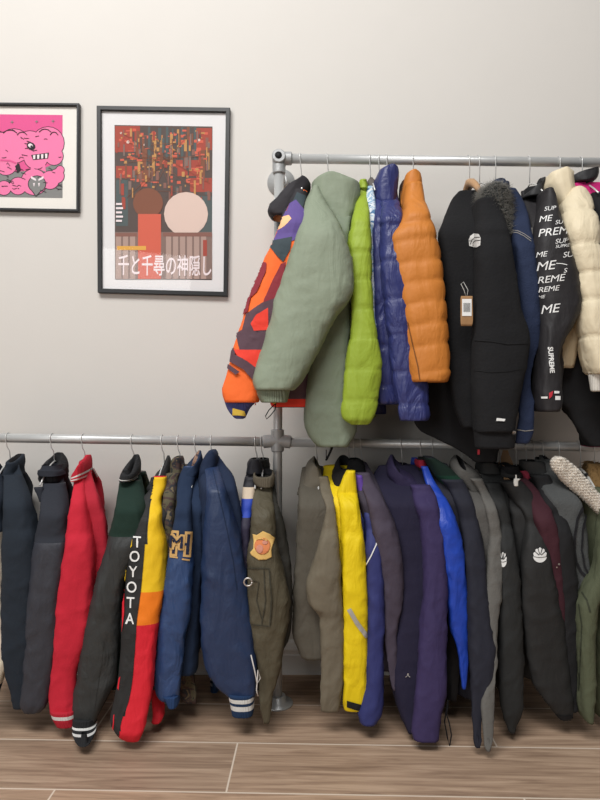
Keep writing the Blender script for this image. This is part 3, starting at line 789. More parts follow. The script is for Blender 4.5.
rb = m('dusky_royal_blue', (50, 56, 112), .65, crease=.2); pur = m('violet_lining', (104, 74, 168), .7)
g.body('478:352,366 490:353,370 510:356,376 540:360,380 600:362,384 660:364,384 690:364,382', rb, emax=.16)
g.sleeve('488:357,368 500:360,371 520:363,378 560:364.5,382 600:367,384 640:367,384 680:366.5,383.5 700:362,383.5 714:358,382 724.5:361,374', rb, e0=.1, ry=.035)
g.part('collar', '474:355,362 480:354,364.5 488:355.5,366 495:358,367', pur, e=.12, ry=.03, open_top=True, lining=dark)
g.print_on('piping', [(poly_bm(band([(366, 566), (371, 556), (376, 545), (377.5, 538)], 1.1)), 0)], [wl], .002, 2)
g = Garment('soft_shell_jacket', 'jacket', 'dusty mauve jacket with a tapering sleeve beside the purple hooded coat', 360)
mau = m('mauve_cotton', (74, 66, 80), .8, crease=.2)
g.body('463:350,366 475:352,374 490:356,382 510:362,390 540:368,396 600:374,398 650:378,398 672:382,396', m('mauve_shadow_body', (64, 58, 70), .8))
g.sleeve('472:356,369 485:361,376 500:366,384.5 520:370,393 540:374,398 560:378,401 585:383,402.5 610:384,400 640:384.5,396 665:388,397 686:391.5,397.5 691:393,396.5', mau, e0=.12)
g.part('collar', '458:350,360 464:347.5,363 472:347,366', dark, e=.04, ry=.05, open_top=True, lining=dark)
g = Garment('hooded_coat', 'coat', 'long deep purple hooded coat with wide funnel collar', 400)
prp = m('deep_purple_cotton', (58, 48, 88), .8, crease=.25); prd = m('deep_purple_cotton_shaded', (34, 31, 54), .85, crease=.15)  # second colour is the purple cloth darkened to paint in body shade
g.body('466:378,416 478:372,428 490:376,434 520:384,438 560:392,440 600:398,440 640:394,438 680:391,432 710:397,428 734:408,422', prd)
g.sleeve('484:410,430 492:412,434.5 505:415,438 520:420,441 560:423,446 590:423,448 620:420.5,447.5 660:418.5,446.5 690:416,445.5 712:413.5,441 728:412,438 741:413,437', prp, e0=.14)
g.part('hood', '455:391,401 460:388,409 467:386,416 476:389,425 486:394,429 497:402,428 504:408,424', m('purple_hood', (48, 41, 72), .8, crease=.2), e=.06, ry=.06, open_top=True, lining=prd, tilt=(-.018, -.02))
g.print_on('eyelet', [(poly_bm([disc(408, 674, .9)]), 0), (poly_bm(band([(405.5, 677), (408, 675), (410, 677)], .7)), 0)], [silver], .003, 1)
g = Garment('windbreaker', 'jacket', 'glossy cobalt blue windbreaker with red inside the collar', 419)
cob = m('cobalt_nylon', (38, 72, 178), .42, crease=.35)
g.body('468:418,428 480:424,436 500:432,450 540:440,460 600:446,464 650:449,464 690:450,461 702:452,458', m('black_shell', (30, 30, 32), .7), emax=.15)
g.sleeve('466:421,427.5 480:425,433.5 500:431,447 520:437,455 540:440.5,461 560:443,464 600:447,468 625:449,468 640:454,468 660:459,467.5 680:461.5,466 689:462.5,465', cob, e0=.1, bands=[(0, cob)])
g.part('collar', '459:415,424 463:414,426 468:416,427', m('red_collar_lining', (164, 36, 58), .8), e=.04, ry=.04, open_top=True, lining=dark)
tube('drawcord', [P(x, y, D-.26) for x, y in ((448, 700), (446, 712), (444.5, 722), (447.5, 738), (449.5, 746), (451.5, 735), (449, 722), (446.5, 714), (448, 704))], .0022, dark, g.root, 6)
g = Garment('fleece_jacket', 'jacket', 'dark navy jacket with forest green collar and bent cuff', 431)
fg = m('forest_green_fleece', (22, 58, 44), .95); nn = m('blackened_navy_cotton', (40, 40, 50), .85, crease=.15)
g.body('464:426,448 476:430,458 490:438,466 510:448,474 540:456,478 600:462,480 660:466,484 700:468,482', nn, emax=.16)
g.sleeve('478:440,462 492:450,469 510:457,475 530:461.5,479 560:465,485 600:468,488 630:469.5,491.5 655:470,494.5 675:471,492 695:471,485 720:471.5,482 740:473,482 748:475,480', m('dark_navy_cotton', (38, 39, 50), .85, crease=.15), e0=.12)
g.part('collar', '456:424,433 461:426,440 467:429,449 474:433,456 482:440,464 490:446,466', fg, e=.09, ry=.05, bands=[(0, m('dark_green_fleece', (20, 40, 33), .95)), (474, fg), (483, nn)], amp=.002)
g = Garment('fleece_jacket', 'jacket', 'mid grey hooded fleece jacket with long hanging sleeve', 460)
gry = m('grey_fleece', (104, 102, 98), .95, 0.4, 160); gryd = m('grey_fleece_body', (92, 90, 87), .95, .4, 160)
g.body('470:456,480 482:459,484 500:466,490 530:470,494 560:472,496 600:474,496 650:480,496 690:484,494', gryd)
g.sleeve('478:470,482 490:478,488 505:484,496 520:487,500 540:488,502 560:487.5,502.5 600:485,500.5 630:486,498 660:489,497.5 690:484,496 705:481.5,495.5 725:482.5,494 745:485,491.5 751:486.5,490', gry, e0=.13)
g.part('hood', '456:456,466 460:452,472 466:451,477 475:456,480 484:463,481 494:468,481 502:471,479', m('grey_hood', (88, 86, 83), .95, .4, 160), e=.07, ry=.055, open_top=True, lining=dark, tilt=(-.008, -.02))
sk = m('soft_black_shell', (40, 41, 41), .75, crease=.15); sk2 = m('black_shell_cloth', (42, 42, 42), .75, crease=.15)
def flower(g, cx, cy, w, h):
    """a fan of five rounded petals over a half-round base"""
    out = []
    for k in range(61):
        a = math.pi + math.pi*k/60
        r = 1.0 - 0.13*abs(math.sin(k/60*5*math.pi+math.pi/2))**3
        out.append((cx+w*.5*r*math.cos(a), cy+h*.06+h*.56*r*math.sin(a)))
    out += [(cx+w*.5*math.cos(a), cy+h*.06+h*.44*math.sin(a)) for a in [math.pi*k/20 for k in range(1, 20)]]
    gaps = []
    for k in range(1, 5):
        a = math.pi+math.pi*k/5
        gaps += band([(cx+w*.10*math.cos(a), cy+h*.06+h*.10*math.sin(a)), (cx+w*.5*math.cos(a), cy+h*.06+h*.56*math.sin(a))], .7)
    gaps += band([(cx-w*.46, cy+h*.10), (cx-w*.1, cy+h*.16), (cx+w*.1, cy+h*.16), (cx+w*.46, cy+h*.10)], .5)
    g.print_on('logo_print', [(poly_bm([out]), 0), (poly_bm(gaps), 1)], [wl, sk], .0016, 1.3, label='white flower-like logo')
g = Garment('shell_jacket', 'jacket', 'black jacket with white logo half hidden behind the grey fleece', 498)
g.body('466:476,500 480:480,506 500:488,510 540:492,514 600:494,516 650:494,518 690:496,518', sk, emax=.16)
g.sleeve('482:482,500 495:488,504 510:493,508 530:497,512.5 560:499,517 600:499,519.5 640:499,521.5 680:499,522 700:500,522 715:503,520 727:507,516 733:510,514', sk, e0=.1, far_px=514)
flower(g, 503.2, 559.5, 7.5, 15)
g.part('collar', '461:478,492 466:476,497 474:477,500', sk, e=.04, ry=.045, open_top=True, lining=dark)
g = Garment('shell_jacket', 'jacket', 'wide black jacket with full white logo print on the upper sleeve', 514)
g.body('474:498,520 486:498,530 500:504,538 520:512,542 560:514,548 620:520,560 680:526,566', sk2, emax=.17)
g.sleeve('480:500,521 490:506,530 500:512,535 512:522,538 525:525,541 540:523.5,545 570:520.5,551.5 600:521,558 640:525,566 680:532,571.5 700:543,573.5 714:553,574.5 721:559,573', sk2, e0=.12)
g.part('collar', '464:501,515 469:499,518 477:499,520', sk2, e=.05, ry=.05, open_top=True, lining=dark, tilt=(0, -.015))
g.print_on('cuff_tape', [(poly_bm(band([(551, 715), (562, 717.5), (574, 716.5)], 4)), 0)], [dark], .002, 2)
flower(g, 539.8, 555, 13.5, 15)
g.part('toggle', '478.5:514,520.5 482:513.5,518 486:514,518', plain('white_plastic', (224, 222, 216), .5), e=.21, ry=.006, amp=0)
g = Garment('zip_jacket', 'jacket', 'maroon zip jacket between wide black coat and black padded one', 524)
mar = m('maroon_cotton', (66, 32, 41), .85, crease=.15)
g.body('472:516,528 490:520,540 510:528,550 540:536,556 600:544,560 650:550,562', mar, emax=.14)
g.sleeve('478:517,527 488:521,537 500:527,546 515:532,551 530:537,556 560:544,560 600:550,563 625:554,564 645:559,564.5', mar, e0=.1, far=False)
g.part('collar', '470:517,526 474:518,530 480:520,532', m('red_tag_lining', (150, 50, 70), .85), e=.05, ry=.03, open_top=True, lining=dark)
g.print_on('zip_pull', [(poly_bm([disc(558.5, 564, 1.0), disc(556.5, 567, .7)]), 0)], [silver], .003, 1)
g = Garment('padded_jacket', 'jacket', 'plain black padded jacket between the maroon zip jacket and grey vest', 532)
g.body('466:524,544 480:527,552 500:536,560 530:546,568 580:554,574 640:560,577 690:562,578', blackc, emax=.16)
g.sleeve('474:530,548 490:538,556 510:546,563 540:553,571 580:559,575.5 640:563,577.5 690:566,578 712:569,577', blackc, e0=.1)
g.part('collar', '460:520,540 466:521,545 474:524,549', m('dark_grey_lining', (58, 58, 58), .9), e=.04, ry=.045, open_top=True, lining=dark)
g = Garment('wool_vest', 'vest', 'speckled grey sleeveless vest with black bound armhole', 541)
vg = m('speckled_grey_wool', (84, 86, 86), .95, .6, 200, var=.2)
g.body('460:535,552 470:537,557 482:540,566 494:545,577 505:551,587 520:556,590 560:564,594 600:571,596 640:575,596 662:578,594', vg, lining=dark, emax=.2, slope=46)
g.part('collar', '456:542,550 460:541,552 468:540,554 476:541,556', vg, e=.04, ry=.05, open_top=True, lining=dark, tilt=(0, -.01))
ah = [(588, 503), (582, 508), (577, 519), (574.5, 535), (574, 550), (576, 562), (581, 572), (587, 577.5), (591, 576)]
g.print_on('armhole_binding', [(poly_bm(band(ah, 2.6)), 0), (poly_bm(band([(585, 512), (582, 530), (581, 550), (584, 566), (588, 574)], 2.0)), 0)], [m('black_binding', (30, 30, 34), .8)], .004, 2)
g = Garment('sherpa_jacket', 'jacket', 'faded olive jacket with fluffy cream sherpa collar', 557)
ol2 = m('faded_olive_canvas', (86, 91, 70), .85, crease=.35)
g.body('470:558,574 484:570,588 500:586,604 520:597,614 560:599,616 620:590,612 680:590,610 700:590,608', ol2, emax=.16)
g.sleeve('486:588,600 500:593,608 520:597,614 545:598,616 565:595,612 588:584,602 605:577,595 640:577,592.5 680:579,592 700:578.5,590.5 712:580,589 722:583,588', ol2, e0=.1, e1=.22, eb=.24, ry=.04)
g.part('far_sleeve', '560:600,622 600:598,622 650:594,618 700:594,616 718:596,612', ol2, e=.14, ry=.04)
sh_ = g.part('sherpa_collar', '457:555,562 461:551,568 467:552,575 474:557,582 482:564,589 490:573,596 498:582,603 506:590,607 514:597,608', m('cream_sherpa', (232, 222, 208), 1, .9, 90), e=.165, ry=.02, amp=.007)
fur('pile', sh_, m('cream_sherpa_pile', (246, 238, 226), 1, .5, 90), g.root, 9000, .006, .0011, 0, 3)['kind'] = 'stuff'
g.print_on('pocket_edge', [(poly_bm(band([(582, 592), (587, 600), (590, 612)], 1.6)+band([(579, 604), (582, 625), (581, 650), (579, 690)], 1.0)), 0)], [m('dark_olive_seam', (58, 62, 48), .85)], .002, 2)
g = Garment('canvas_jacket', 'jacket', 'black jacket on a white plastic hanger beyond the sherpa collar', 578)
g.body('474:566,596 486:574,606 500:590,616 560:598,624 640:600,624 690:602,622', blackc, emax=.12)
t = [P(x, y, D-.05) for x, y in ((569, 466), (575, 465.5), (580, 468), (585, 467), (590, 470), (592, 476), (590, 479))]
CANVAS = g
g = Garment('fur_coat', 'coat', 'tawny brown fur coat at the end of the lower rail', 592)
fb = g.body('464:588,604 474:590,614 490:594,622 520:600,626 600:602,628 680:604,626', m('tawny_underfur', (132, 104, 66), 1, .8, 80), emax=.12)
fur('pile', fb, m('tawny_fur', (150, 120, 78), .9), g.root, 2600, .022, .0012, .4, 5)['kind'] = 'stuff'
# ---------------------------------------------------------------- upper rail
g = Garment('patterned_jacket', 'jacket', 'orange, purple and maroon patterned jacket hanging next to the post', 300, True)
ora = m('bright_orange_nylon', (250, 112, 48), .75, crease=.12); mrn = m('maroon_nylon', (140, 48, 58), .75); pl = m('grey_plum_nylon', (92, 68, 78), .75); vio = m('violet_nylon', (96, 78, 142), .75)
slt = m('slate_teal_nylon', (58, 70, 76), .75); apr = m('apricot_nylon', (246, 192, 142), .75); scr = m('scarlet_nylon', (238, 66, 50), .75); blu2 = m('denim_blue_rib', (78, 84, 142), .9, rib=.4); ylw = m('mustard_tab', (212, 178, 70), .8); blk2 = m('coal_nylon', (48, 46, 50), .75)
g.body('186:289,309 200:284,314 225:278,314 260:273,314 320:270,314 370:268,311 398:267,309 407:269,307', pl, bands=[(0, blk2), (250, vio), (330, pl), (399, scr)], mid=.4, rear=.1)
g.sleeve('190:291,308 200:290,307 215:284,307 235:276,305 260:264.5,300 290:252,293 320:243,284 350:234,275 375:227,266 392:222.5,262 402:225,258.5', ora, amp=.004, ry=.045)
g.part('cuff', '399:224,258 404:225.5,254 408:227,250 414:231,247 418:235,245', blu2, e=.205, ry=.035, amp=.001, lining=dark)
g.part('collar', '175:297,304 180:290,309 188:283,311 196:277,306 205:270,300 213:268,294 220:271,290', blk2, e=.07, ry=.05, open_top=True, lining=apr, tilt=(.01, .0))
shapes = [(blk2, [(288, 183), (314, 183), (312, 204), (300, 212), (290, 206)]), (slt, [(291, 206), (297, 192), (306, 196), (303, 206), (297, 212)]), (vio, [(289, 204), (296, 200), (305, 211), (299, 238), (290, 242), (272, 242), (280, 224)]), (apr, [(283, 217), (289, 215.5), (291.5, 219), (285, 226), (279, 230), (278.5, 225)]),
          (slt, [(272, 241), (292, 237), (290, 250), (283, 262), (277, 256), (271, 248), (268, 247)]), (mrn, [(263, 262), (267, 263), (266, 272), (257, 292), (247, 302), (252, 284)]), (mrn, [(281, 264), (286, 262), (280, 292), (262, 312), (264, 300), (272, 282)]), (mrn, [(244, 300), (252, 296), (248, 312), (240, 318)]),
          (pl, [(262, 303), (276, 298), (276, 308), (258, 313), (252, 322), (254, 334), (272, 330), (270, 350), (240, 350), (237, 334), (243, 330), (247, 314)]), (scr, [(256, 315), (268, 308), (268, 330), (254, 331), (251, 324)]), (scr, [(234, 350), (262, 350), (262, 372), (250, 366), (238, 356)]),
          (pl, [(233, 350), (231, 362), (244, 370), (254, 382), (262, 404), (262, 384), (256, 368), (247, 361), (236, 355), (235, 348)]), (pl, [(229, 364), (232, 366), (240, 372), (236, 375), (228, 368)]), (scr, [(254, 402), (262, 404), (259, 408), (250, 410)])]
g.print_on('colour_panels', [(poly_bm([s]), i) for i, (mt, s) in enumerate(shapes)], [s[0] for s in shapes], .0008, 1.4)
g.print_on('cuff_tab', [(poly_bm([[(233, 408), (244, 411), (245, 416), (233, 415)]]), 0)], [ylw], .004, 2)
tube('drawcord', [P(x, y, D-.23) for x, y in ((274, 398), (275, 404), (269, 410), (265.5, 416), (266.5, 419), (270, 416), (275, 410), (276, 402))], .0018, dark, g.root, 6)
g.part('cord_lock', '396:272.5,276 400:272,276.5 403:272.5,276', ylw, e=.232, ry=.006, amp=0)
g = Garment('hooded_parka', 'coat', 'big sage green hooded parka with elastic cuff at the rail end', 327, True)
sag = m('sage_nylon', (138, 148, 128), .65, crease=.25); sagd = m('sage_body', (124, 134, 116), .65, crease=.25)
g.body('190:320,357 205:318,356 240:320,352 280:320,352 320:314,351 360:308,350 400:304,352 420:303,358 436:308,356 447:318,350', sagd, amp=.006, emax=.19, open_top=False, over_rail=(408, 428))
g.sleeve('186:312,319 194:308,323 205:303.5,328 218:299.5,336 235:295,344 252:289,350 268:283,353.5 285:278,354.5 300:274,350 315:271,338 332:266.5,328 350:261.5,319 368:256.5,309 382:253.5,301 390:256,293', sag, amp=.006, ry=.065, e1=.22, eb=.25)
g.cuff('384:256,293 390:256.5,290 396:258,288.5 402:261,287', m('sage_elastic', (132, 142, 122), .8, .4, 60, rib=.7), ry=.045)
g.part('hood', '172.5:322,338 176:316,346 181:313,353 187:312,359 196:312,359.5 208:316,357 222:324,354 238:334,350 252:340,347', sag, e=.06, ry=.085, amp=.006, open_bottom=False)
g.part('drawcord', '440:331,334 444:331,334 452:329,331.5 460:325,327.5', dark, e=.1, ry=.004, amp=0)
g = Garment('puffer_jacket', 'jacket', 'lime green quilted puffer jacket with horizontal seams', 369, True)
lim = m('lime_nylon', (150, 172, 54), .55, crease=.3)
LQ = [190, 229, 253, 281, 310, 339, 369, 400, 424]
g.body('184:357,369 200:355,371 240:350,373 300:352,374 360:352,376 395:354,374', lim, quilt=(LQ, 0), puff=.0035)
g.sleeve('186:358,368 196:357,367.5 215:353,369 245:348,371 275:349,371.5 300:351.5,372.5 325:351,375 350:347,379.5 370:344.5,382 390:343,379.5 408:340.5,377 418:342,373 424:349,369', lim, quilt=(LQ, 0), amp=.004, puff=.0035)
g.part('collar', '181:360,367 186:358,368 193:357,369', lim, e=.06, ry=.04)
g = Garment('printed_shirt', 'shirt', 'thin blue and white tie-dye shirt between lime and royal blue puffers', 378, True)
td = patterned('blue_tie_dye', [(60, 92, 130), (150, 180, 204), (216, 222, 226), (84, 120, 158)], 34, distort=2)
g.body('184:367,374 194:366,376 210:365.5,377 230:366,376 260:368,378 330:370,380 390:372,380', td, emax=.13)
g.sleeve('186:367,373 200:365.5,375.5 216:366,376 240:368,373 280:369,374 330:370,376', td, e1=.16, ry=.02, far=False)
g.part('collar', '179:368,373 184:367,374.5 190:367,375', m('grey_collar', (110, 104, 100), .9), e=.04, ry=.03, open_top=True, lining=dark)
g = Garment('puffer_jacket', 'jacket', 'royal blue down puffer jacket with tall collar', 386, True)
ryb = m('royal_blue_down', (48, 54, 108), .4, crease=.6, spec=.5)
RQ = [205, 225, 262, 300, 336, 372, 404, 421]
g.body('180:374,397 192:375,398 205:374,399 220:372,402 260:371,408 320:373,410 380:375,408 404:377,404', ryb, quilt=([180, 225, 265, 305, 345, 385, 404], 0), puff=.005)
g.sleeve('200:380,399 212:381,402 230:380,404 260:380,410 320:386,418 380:393,426 404:398,429 420:400,428', ryb, quilt=(RQ, 0), puff=.005)
g.part('collar', '164.5:386,395 168:382,397.5 176:377,398 186:374,397 198:374,396 208:376,395', ryb, e=.07, ry=.055, amp=.004)
g = Garment('puffer_jacket', 'jacket', 'burnt orange down puffer jacket with wide horizontal baffles', 412, True)
orn = m('burnt_orange_down', (200, 124, 52), .55, crease=.25); brn = m('brown_lining', (96, 66, 50), .7)
OQ = [169, 205, 225, 243, 264, 284, 304, 325, 346, 373, 382]
g.body('180:402,419 195:400,422 210:400,426 232:400,430 260:402,434 300:404,438 350:407,440 376:408,442', orn, quilt=(OQ, 0), puff=.005)
g.sleeve('182:404,421 192:403,423 205:402,426 218:401,430 232:393,434.5 241:389,436.5 256:390.5,439 275:394,442 300:399,444.5 330:404,447 360:407,448.5 373:408,449 382:411,446', orn, quilt=(OQ, .35), puff=.008, amp=.003, ry=.055, e0=.1)
g.part('collar', '169.5:409,416 173:406,419 180:404,421 190:402,422.5 204:401,424', orn, e=.09, ry=.045, amp=.003)
g.part('neck_lining', '178:402,412 186:400,410 198:399,408 209:398.5,405', brn, e=.04, ry=.045, amp=.002)
seam(g, [(408, 322), (413, 345), (418, 366), (420, 380)], 1.0, m('rust_seam', (120, 74, 34), .7), 'sleeve_seam', .002)
g = Garment('denim_jacket', 'jacket', 'black jacket with a small red tab on its dropped hem', 478, True)
g.body('230:446,486 280:446,490 340:440,494 385:420,496 405:408,497 420:407,497 430:413,497 440:434,498 450:456,498 462:474,497', m('black_denim', (24, 25, 28), .85), emax=.10, rear=.1, over_rail=(415, 428))
g.print_on('tab', [(poly_bm([Q(477.3, 449.5, 479.6, 454.5)]), 0)], [m('red_tab', (206, 60, 74), .8)], .003, 1)
g = Garment('parka', 'coat', 'black suede parka with white chest logo, dangling tag and fur-trimmed hood', 468, True)
su = m('black_suede', (26, 26, 28), .95, .5, 120, sheen=.1); sub = m('black_suede_panel', (23, 23, 25), .95, .5, 120, sheen=.1)
g.body('190:460,490 198:452,492 208:447,496 220:442,499 232:437,500 260:440.5,500 300:445,500 340:447,498 380:449,492 410:454,488 428:462,484', sub, amp=.004, emax=.2, slope=46, over_rail=(405, 424))
g.sleeve('198:474,493 208:474,498 220:474,503 240:474,509 262:475,513 285:475,517 310:475,521 335:474,528.5 345:473.5,529 365:473,526 390:473,521 412:474,516.5 431:475,514', su, amp=.004, e0=.15, e1=.23, eb=.25, ry=.055)
g.cuff('429:474.5,515 436:475,514.5 447:476,513', su)
fm = g.part('hood', '183:488,500 188:482,504 196:480,507 206:482,508 216:487,509 228:494,508 240:500,507', m('dark_fur_base', (56, 58, 58), 1, .8, 90), e=.14, ry=.05, amp=.004)
fur('fur_trim', fm, m('grey_brown_fur', (122, 120, 114), .9), g.root, 5000, .028, .0007, .1, 9)['kind'] = 'stuff'
# half-dome style logo of curved stripes
lg = [[(469, 246), (468.5, 240), (470, 236), (474, 233.5), (479, 234), (481, 238), (480.6, 245.5), (477, 247.5), (473, 247)]]
gp = band([(470, 244.5), (471.5, 240), (475, 237.5), (480.5, 237.5)], .6)+band([(472.5, 246), (474, 242), (476.5, 240.6), (480.8, 240.8)], .6)+band([(468.5, 241), (472, 241)], .5)
g.print_on('logo_print', [(poly_bm(lg), 0), (poly_bm(gp), 1)], [plain('off_white_print', (206, 204, 200), .8), su], .002, 1.2, label='white arched logo')
seam(g, [(474, 340), (490, 341), (508, 344), (528, 343)], 1.2, dark, 'elbow_seam', .002)
seam(g, [(474, 370), (490, 372), (508, 371), (523, 368)], .8, dark, 'elbow_seam', .002)
g.print_on('cuff_tab', [(poly_bm([[(496.5, 418), (505, 419), (504, 421.3), (496, 420.8)]]), 0)], [wl], .003, 1.5)
g.print_on('cuff_strap', [(poly_bm(band([(478, 431), (496, 430.5)], .8)+band([(477, 445), (512, 446)], .8)), 1), (poly_bm([disc(512.5, 432.5, 1.7)]), 0)], [silver, dark], .004, 1.5)
t1 = P(466, 310, D-.285)
tg = g.part('swing_tag', '296:461,472.5 300:460.5,472.5 310:460.5,472.8 320:460.5,473 326:461,472', m('kraft_card', (160, 122, 84), .8), e=.268, ry=.0014, amp=0, power=.4, open_bottom=False)
g.front.append(tg)
decal('tag_sticker', [(poly_bm([Q(462, 299, 471.5, 316)]), 0), (poly_bm([Q(463.5+i*1.0, 303, 464.0+i*1.0, 312) for i in range(7)]), 1)], [wl, dark], Skin([tg]), tg, .0012, 2)
tube('tag_string', [P(x, y, D-.262) for x, y in ((466, 297), (464, 290), (461, 284), (463.5, 282), (468, 290), (467, 297))], .0012, m('pale_cord', (190, 190, 186), .8), tg, 5)
g = Garment('denim_jacket', 'jacket', 'dark blue denim jacket with double topstitching on the sleeve', 494, True)
den = m('indigo_denim', (36, 47, 74), .85, .5, 220, crease=.15)
g.body('188:490,510 200:489,520 215:489,526 240:491,530 300:496,536 350:502,538 384:506,532', den, emax=.17)
g.sleeve('188:498,515 196:502,520 208:505,525 222:509,528.5 240:512,531.5 262:515,534 290:517,538 320:520,540 345:523,538.5 365:523,533.5 385:521,531 405:519,533.5 418:518,534 430:516,533 443:515,528', den, e0=.12)
g.part('collar', '179:493,500 184:490,504.5 190:488,508 196:488,511', den, e=.0, ry=.05)
st = m('tan_topstitch', (150, 146, 140), .8)
g.print_on('topstitch', [(poly_bm(band([(510, 229.5), (518, 231), (524, 234), (531, 239)], .6)+band([(510, 231.5), (518, 233), (524, 236.2), (531, 241.4)], .6)+band([(516, 429.5), (525, 431), (533, 430)], .8)), 0)], [st], .0015, 2)
g = Garment('printed_jacket', 'jacket', 'black jacket printed all over with white slanted lettering', 528, True)
bk = m('printed_black_nylon', (42, 40, 42), .6, crease=.2)
g.body('190:522,546 200:524,550 220:528,556 260:532,562 320:536,566 360:536,566 396:536,562 411:538,556', bk, emax=.18)
g.sleeve('188:540,549 196:539.5,552.5 206:538.5,555 218:536,557.5 232:534,562.5 250:533.5,567.5 270:534,573.5 288:535,577 302:536.5,578 314:538,575.5 330:538,567 345:537.5,560 360:536,557 380:535,558 400:535,560 411:537,556', bk, e0=.13, ry=.055)
g.part('collar', '176.5:535,541 180:529,542 186:524,542 194:521,541 202:521.5,540', m('black_collar_nylon', (46, 46, 48), .6), e=.05, ry=.055, open_top=True, lining=dark, tilt=(.03, 0), amp=.002)
W = 'SUPREME'
lt = [('SUP', 544, 209.5, 4), ('ME', 538.5, 220, 6), ('SU', 554.5, 223, 4), ('PREM', 537.5, 234, 7.5), ('SUP', 554.5, 242, 4.6), ('SUPRE', 555, 247, 3), ('SU', 562, 255.5, 5.4), ('ME', 535.5, 255.5, 5.2), ('ME', 535.5, 267.5, 8.8), ('S', 563, 271, 4.4), ('REME', 537, 281, 6.8), ('REME', 538, 290.5, 5.2), ('ME', 538, 297.5, 3.2), ('ME', 540, 310.5, 8.6)]
for a, x, y, h in lt: g.print_on('lettering', [(text_polys(a, x, y, h, rot=-.12, shear=.3, bold=0, wscale=1.2, spacing=.96, align='LEFT'), 0)], [wl], .0016, 2)
g.print_on('lettering', [(poly_bm(band([(556, 263.5), (562, 263.8), (567, 265)], .7)), 0)], [wl], .0016, 2)
for a, x, y, h in (('SUPREME', 551, 360, 4.5),): g.print_on('sleeve_lettering', [(text_polys(a, x, y, h, rot=1.5, bold=.03), 0)], [wl], .0018, 2)
for q_ in [Q(541.5, 396.5, 547.5, 398.5), Q(554, 391, 559, 393.4), Q(555, 396, 560, 400)]: g.print_on('small_print', [(poly_bm([q_]), 0)], [wl], .0018, 2)
g.print_on('small_print', [(poly_bm([[(549, 393), (553, 391), (552, 396), (549, 399)]]), 0)], [m('red_print', (196, 50, 64), .7)], .0018, 2)
g.print_on('neck_badge', [(poly_bm([Q(530.5, 228, 533.5, 238)]), 0)], [plain('grey_badge', (140, 136, 130), .6)], .003, 2)
g = Garment('puffer_jacket', 'jacket', 'cream white down puffer jacket with puffy collar', 558, True)
crp = m('cream_down', (226, 212, 182), .55, crease=.3); crd = m('beige_hem', (190, 172, 142), .7, crease=.4)
CQ = [186, 212, 247, 274, 302, 337, 374]
g.body('186:552,580 200:552,584 230:556,588 270:560,590 310:560,588 340:555,580 360:553,577 367:556,575', crp, bands=[(0, crp), (318, crd)], puff=.006, emax=.17)
g.sleeve('186:566,580 195:562,586.5 208:560,591.5 225:563,595.5 245:567,598.5 270:573,603 300:577,606 330:579,607 355:583,608 374:588,606', crp, quilt=(CQ, .0), puff=.008, ry=.06, e0=.12)
g.cuff('373:589,605 380:590,604 391:591.5,602', m('ivory_rib', (226, 222, 212), .9, rib=.4))
g.part('collar', '167.5:556,562 172:550,566.5 179:545,569.5 187:543.5,571 195:547,571.5 203:552,571 212:557,570', crp, e=.1, ry=.06, amp=.006)
g = Garment('fleece_jacket', 'jacket', 'black jacket with magenta yoke and thick black collar behind the cream puffer', 580, True)
mg = m('magenta_fleece', (190, 34, 110), .85); bf = m('black_pile', (26, 26, 28), .9)
g.body('182:576,606 192:577,612 205:580,616 260:584,620 330:570,618 365:558,612 400:557,612 412:568,612 428:578,612 440:586,612 447:592,610', bf, emax=.13, rear=.15, bands=[(0, mg), (196, bf)], over_rail=(410, 428))
g.sleeve('192:590,606 210:594,614 250:598,620 320:600,626 380:600,626 410:602,620', bf, e1=.18, far=False)
g.part('collar', '167:576,594 171:570,595.5 177:568,595.5 183:569.5,592 187:572,586', m('black_puffy_collar', (48, 48, 50), .6, crease=.3), e=.02, ry=.055, amp=.003, open_top=True, lining=dark, tilt=(.015, 0))
# ================================================================== HANGERS
wood = fabric('beech_wood', (184, 146, 108), .55, .15, 40, var=.12)
def hanger(px, upper, label, drop=0.062, kind='wire', bar=0.12, dx=0.0):
    c = P(px, (upy if upper else lowy)(px), D)
    h = thing('coat_hanger', label, 'coat hanger', c)
    r = R_PIPE+0.0028; pts = []
    for i in range(11):
        a = math.radians(-125+i*22.5)   # from behind, over the top, down the front
        pts.append(c+Vector((0.0, -r*math.sin(a), r*math.cos(a))))
    end = pts[-1]
    pts += [end+Vector((dx*.15, 0.003, -.010)), c+Vector((dx*.4, -.013, -.032)), c+Vector((dx*.8, -.003, -.046)), c+Vector((dx, 0, -drop-.02))]
    tube('hook', pts, .0018, metal, h, 7)
    bm_ = wood if kind == 'wood' else metal
    z0 = -drop-.018
    sp = [c+Vector((dx, -bar*s, z0-.07*abs(s)**1.5)) for s in (-1, -.75, -.5, -.25, 0, .25, .5, .75, 1)]
    if kind == 'wood': tube('shoulder_bar', sp, [.008, .011, .013, .015, .017, .015, .013, .011, .008], bm_, h, 10)
    else: tube('shoulder_bar', sp, .003 if kind == 'wire' else .005, plain('white_hanger_plastic', (220, 218, 212), .5) if kind == 'plastic' else metal, h, 6)
    if px == 498:
        V = []; Fs = []
        for k, (y, a, b) in enumerate(((449, 503, 507.5), (455, 501.5, 509.5), (462, 499, 512.5), (470, 496, 515))):
            for q, dd in ((a, .004), (b, .004), (b, -.004), (a, -.004)): V.append(P(q, y, D+.03+dd))
            if k:
                for i in range(4): Fs.append((4*k-4+i, 4*k-4+(i+1) % 4, 4*k+(i+1) % 4, 4*k+i))
        Fs += [(0, 1, 2, 3), (12, 13, 14, 15)]
        mesh_obj('neck_block', V, Fs, wood, None, h, False)
    return h
SH = {}
def short(g):
    l = g.root['label']
    return l
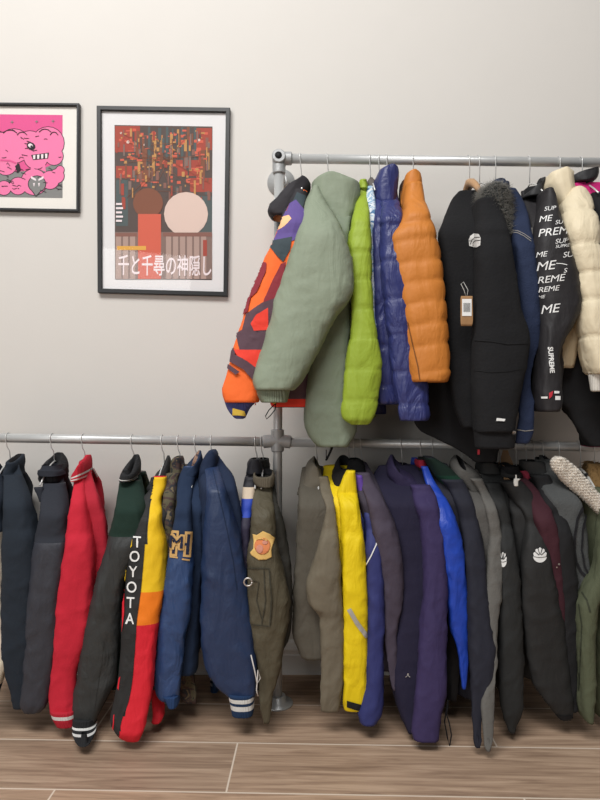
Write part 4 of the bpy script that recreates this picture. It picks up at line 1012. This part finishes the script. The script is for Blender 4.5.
for g in GARMENTS:
    if g.hook < -10: continue
    lab = g.root['label']
    w = lab.split()
    cut = next((i for i, x in enumerate(w) if x in ('with', 'hanging', 'between', 'beside', 'next', 'behind', 'cut', 'squeezed', 'on', 'at', 'printed', 'half', 'beyond')), len(w))
    nm = ' '.join(w[:cut][:8]).rstrip(',')
    if g.hook == 498: nm = 'black jacket with half hidden logo'
    if g.hook == 8: nm = 'plain dark navy jacket'
    if g.hook == 478: nm = 'black jacket with red hem tab'
    if g.hook == 514: nm = 'wide black jacket with full logo'
    if g.hook == 528: nm = 'black jacket with white lettering'
    if g.hook == 578: nm = 'black jacket beyond the sherpa collar'
    if g.hook == 580: nm = 'black jacket with magenta yoke'
    if g.hook == 460: nm = 'mid grey hooded fleece'
    kind = 'wood' if nm.startswith('black suede') or g.hook == 498 else ('plastic' if g is CANVAS else 'wire')
    what = {'wood': 'beech wood hanger', 'plastic': 'white plastic hanger', 'wire': 'thin metal wire hanger'}[kind]
    hanger(g.hook, g.upper, '%s holding the %s' % (what, nm), kind=kind, dx=.006 if g.upper else .009)
# ================================================================== LIGHT AND CAMERA
w = bpy.data.worlds.new('World'); SC.world = w; w.use_nodes = True
w.node_tree.nodes['Background'].inputs['Color'].default_value = (0.96, 0.98, 1.0, 1); w.node_tree.nodes['Background'].inputs['Strength'].default_value = 0.11
def area(name, loc, target, sx, sy, power, col=(1, 1, 1)):
    l = bpy.data.lights.new(name, 'AREA'); l.shape = 'RECTANGLE'; l.size = sx; l.size_y = sy; l.energy = power; l.color = col
    o = bpy.data.objects.new(name, l); C.objects.link(o); o.location = loc
    o.rotation_euler = (Vector(target)-Vector(loc)).to_track_quat('-Z', 'Y').to_euler()
    return o
area('shop_window_light', (-2.6, -2.4, 1.9), (-0.2, 2.2, 1.1), 2.6, 2.0, 55, (1, .99, .98))
area('ceiling_light', (-0.9, -0.5, 4.3), (0.0, 2.1, 1.0), 3.2, 1.2, 178, (1, .99, .975))
cam = bpy.data.cameras.new('Camera'); co = bpy.data.objects.new('Camera', cam); C.objects.link(co); SC.camera = co
co.location = CAM; co.rotation_euler = (math.pi/2, 0, 0)
cam.sensor_fit = 'VERTICAL'; cam.sensor_height = 36; cam.sensor_width = 27; cam.lens = 27.0; cam.clip_start = 0.05
SC.view_settings.view_transform = 'Standard'; SC.view_settings.look = 'None'; SC.view_settings.gamma = 1; SC.view_settings.exposure = 0.0
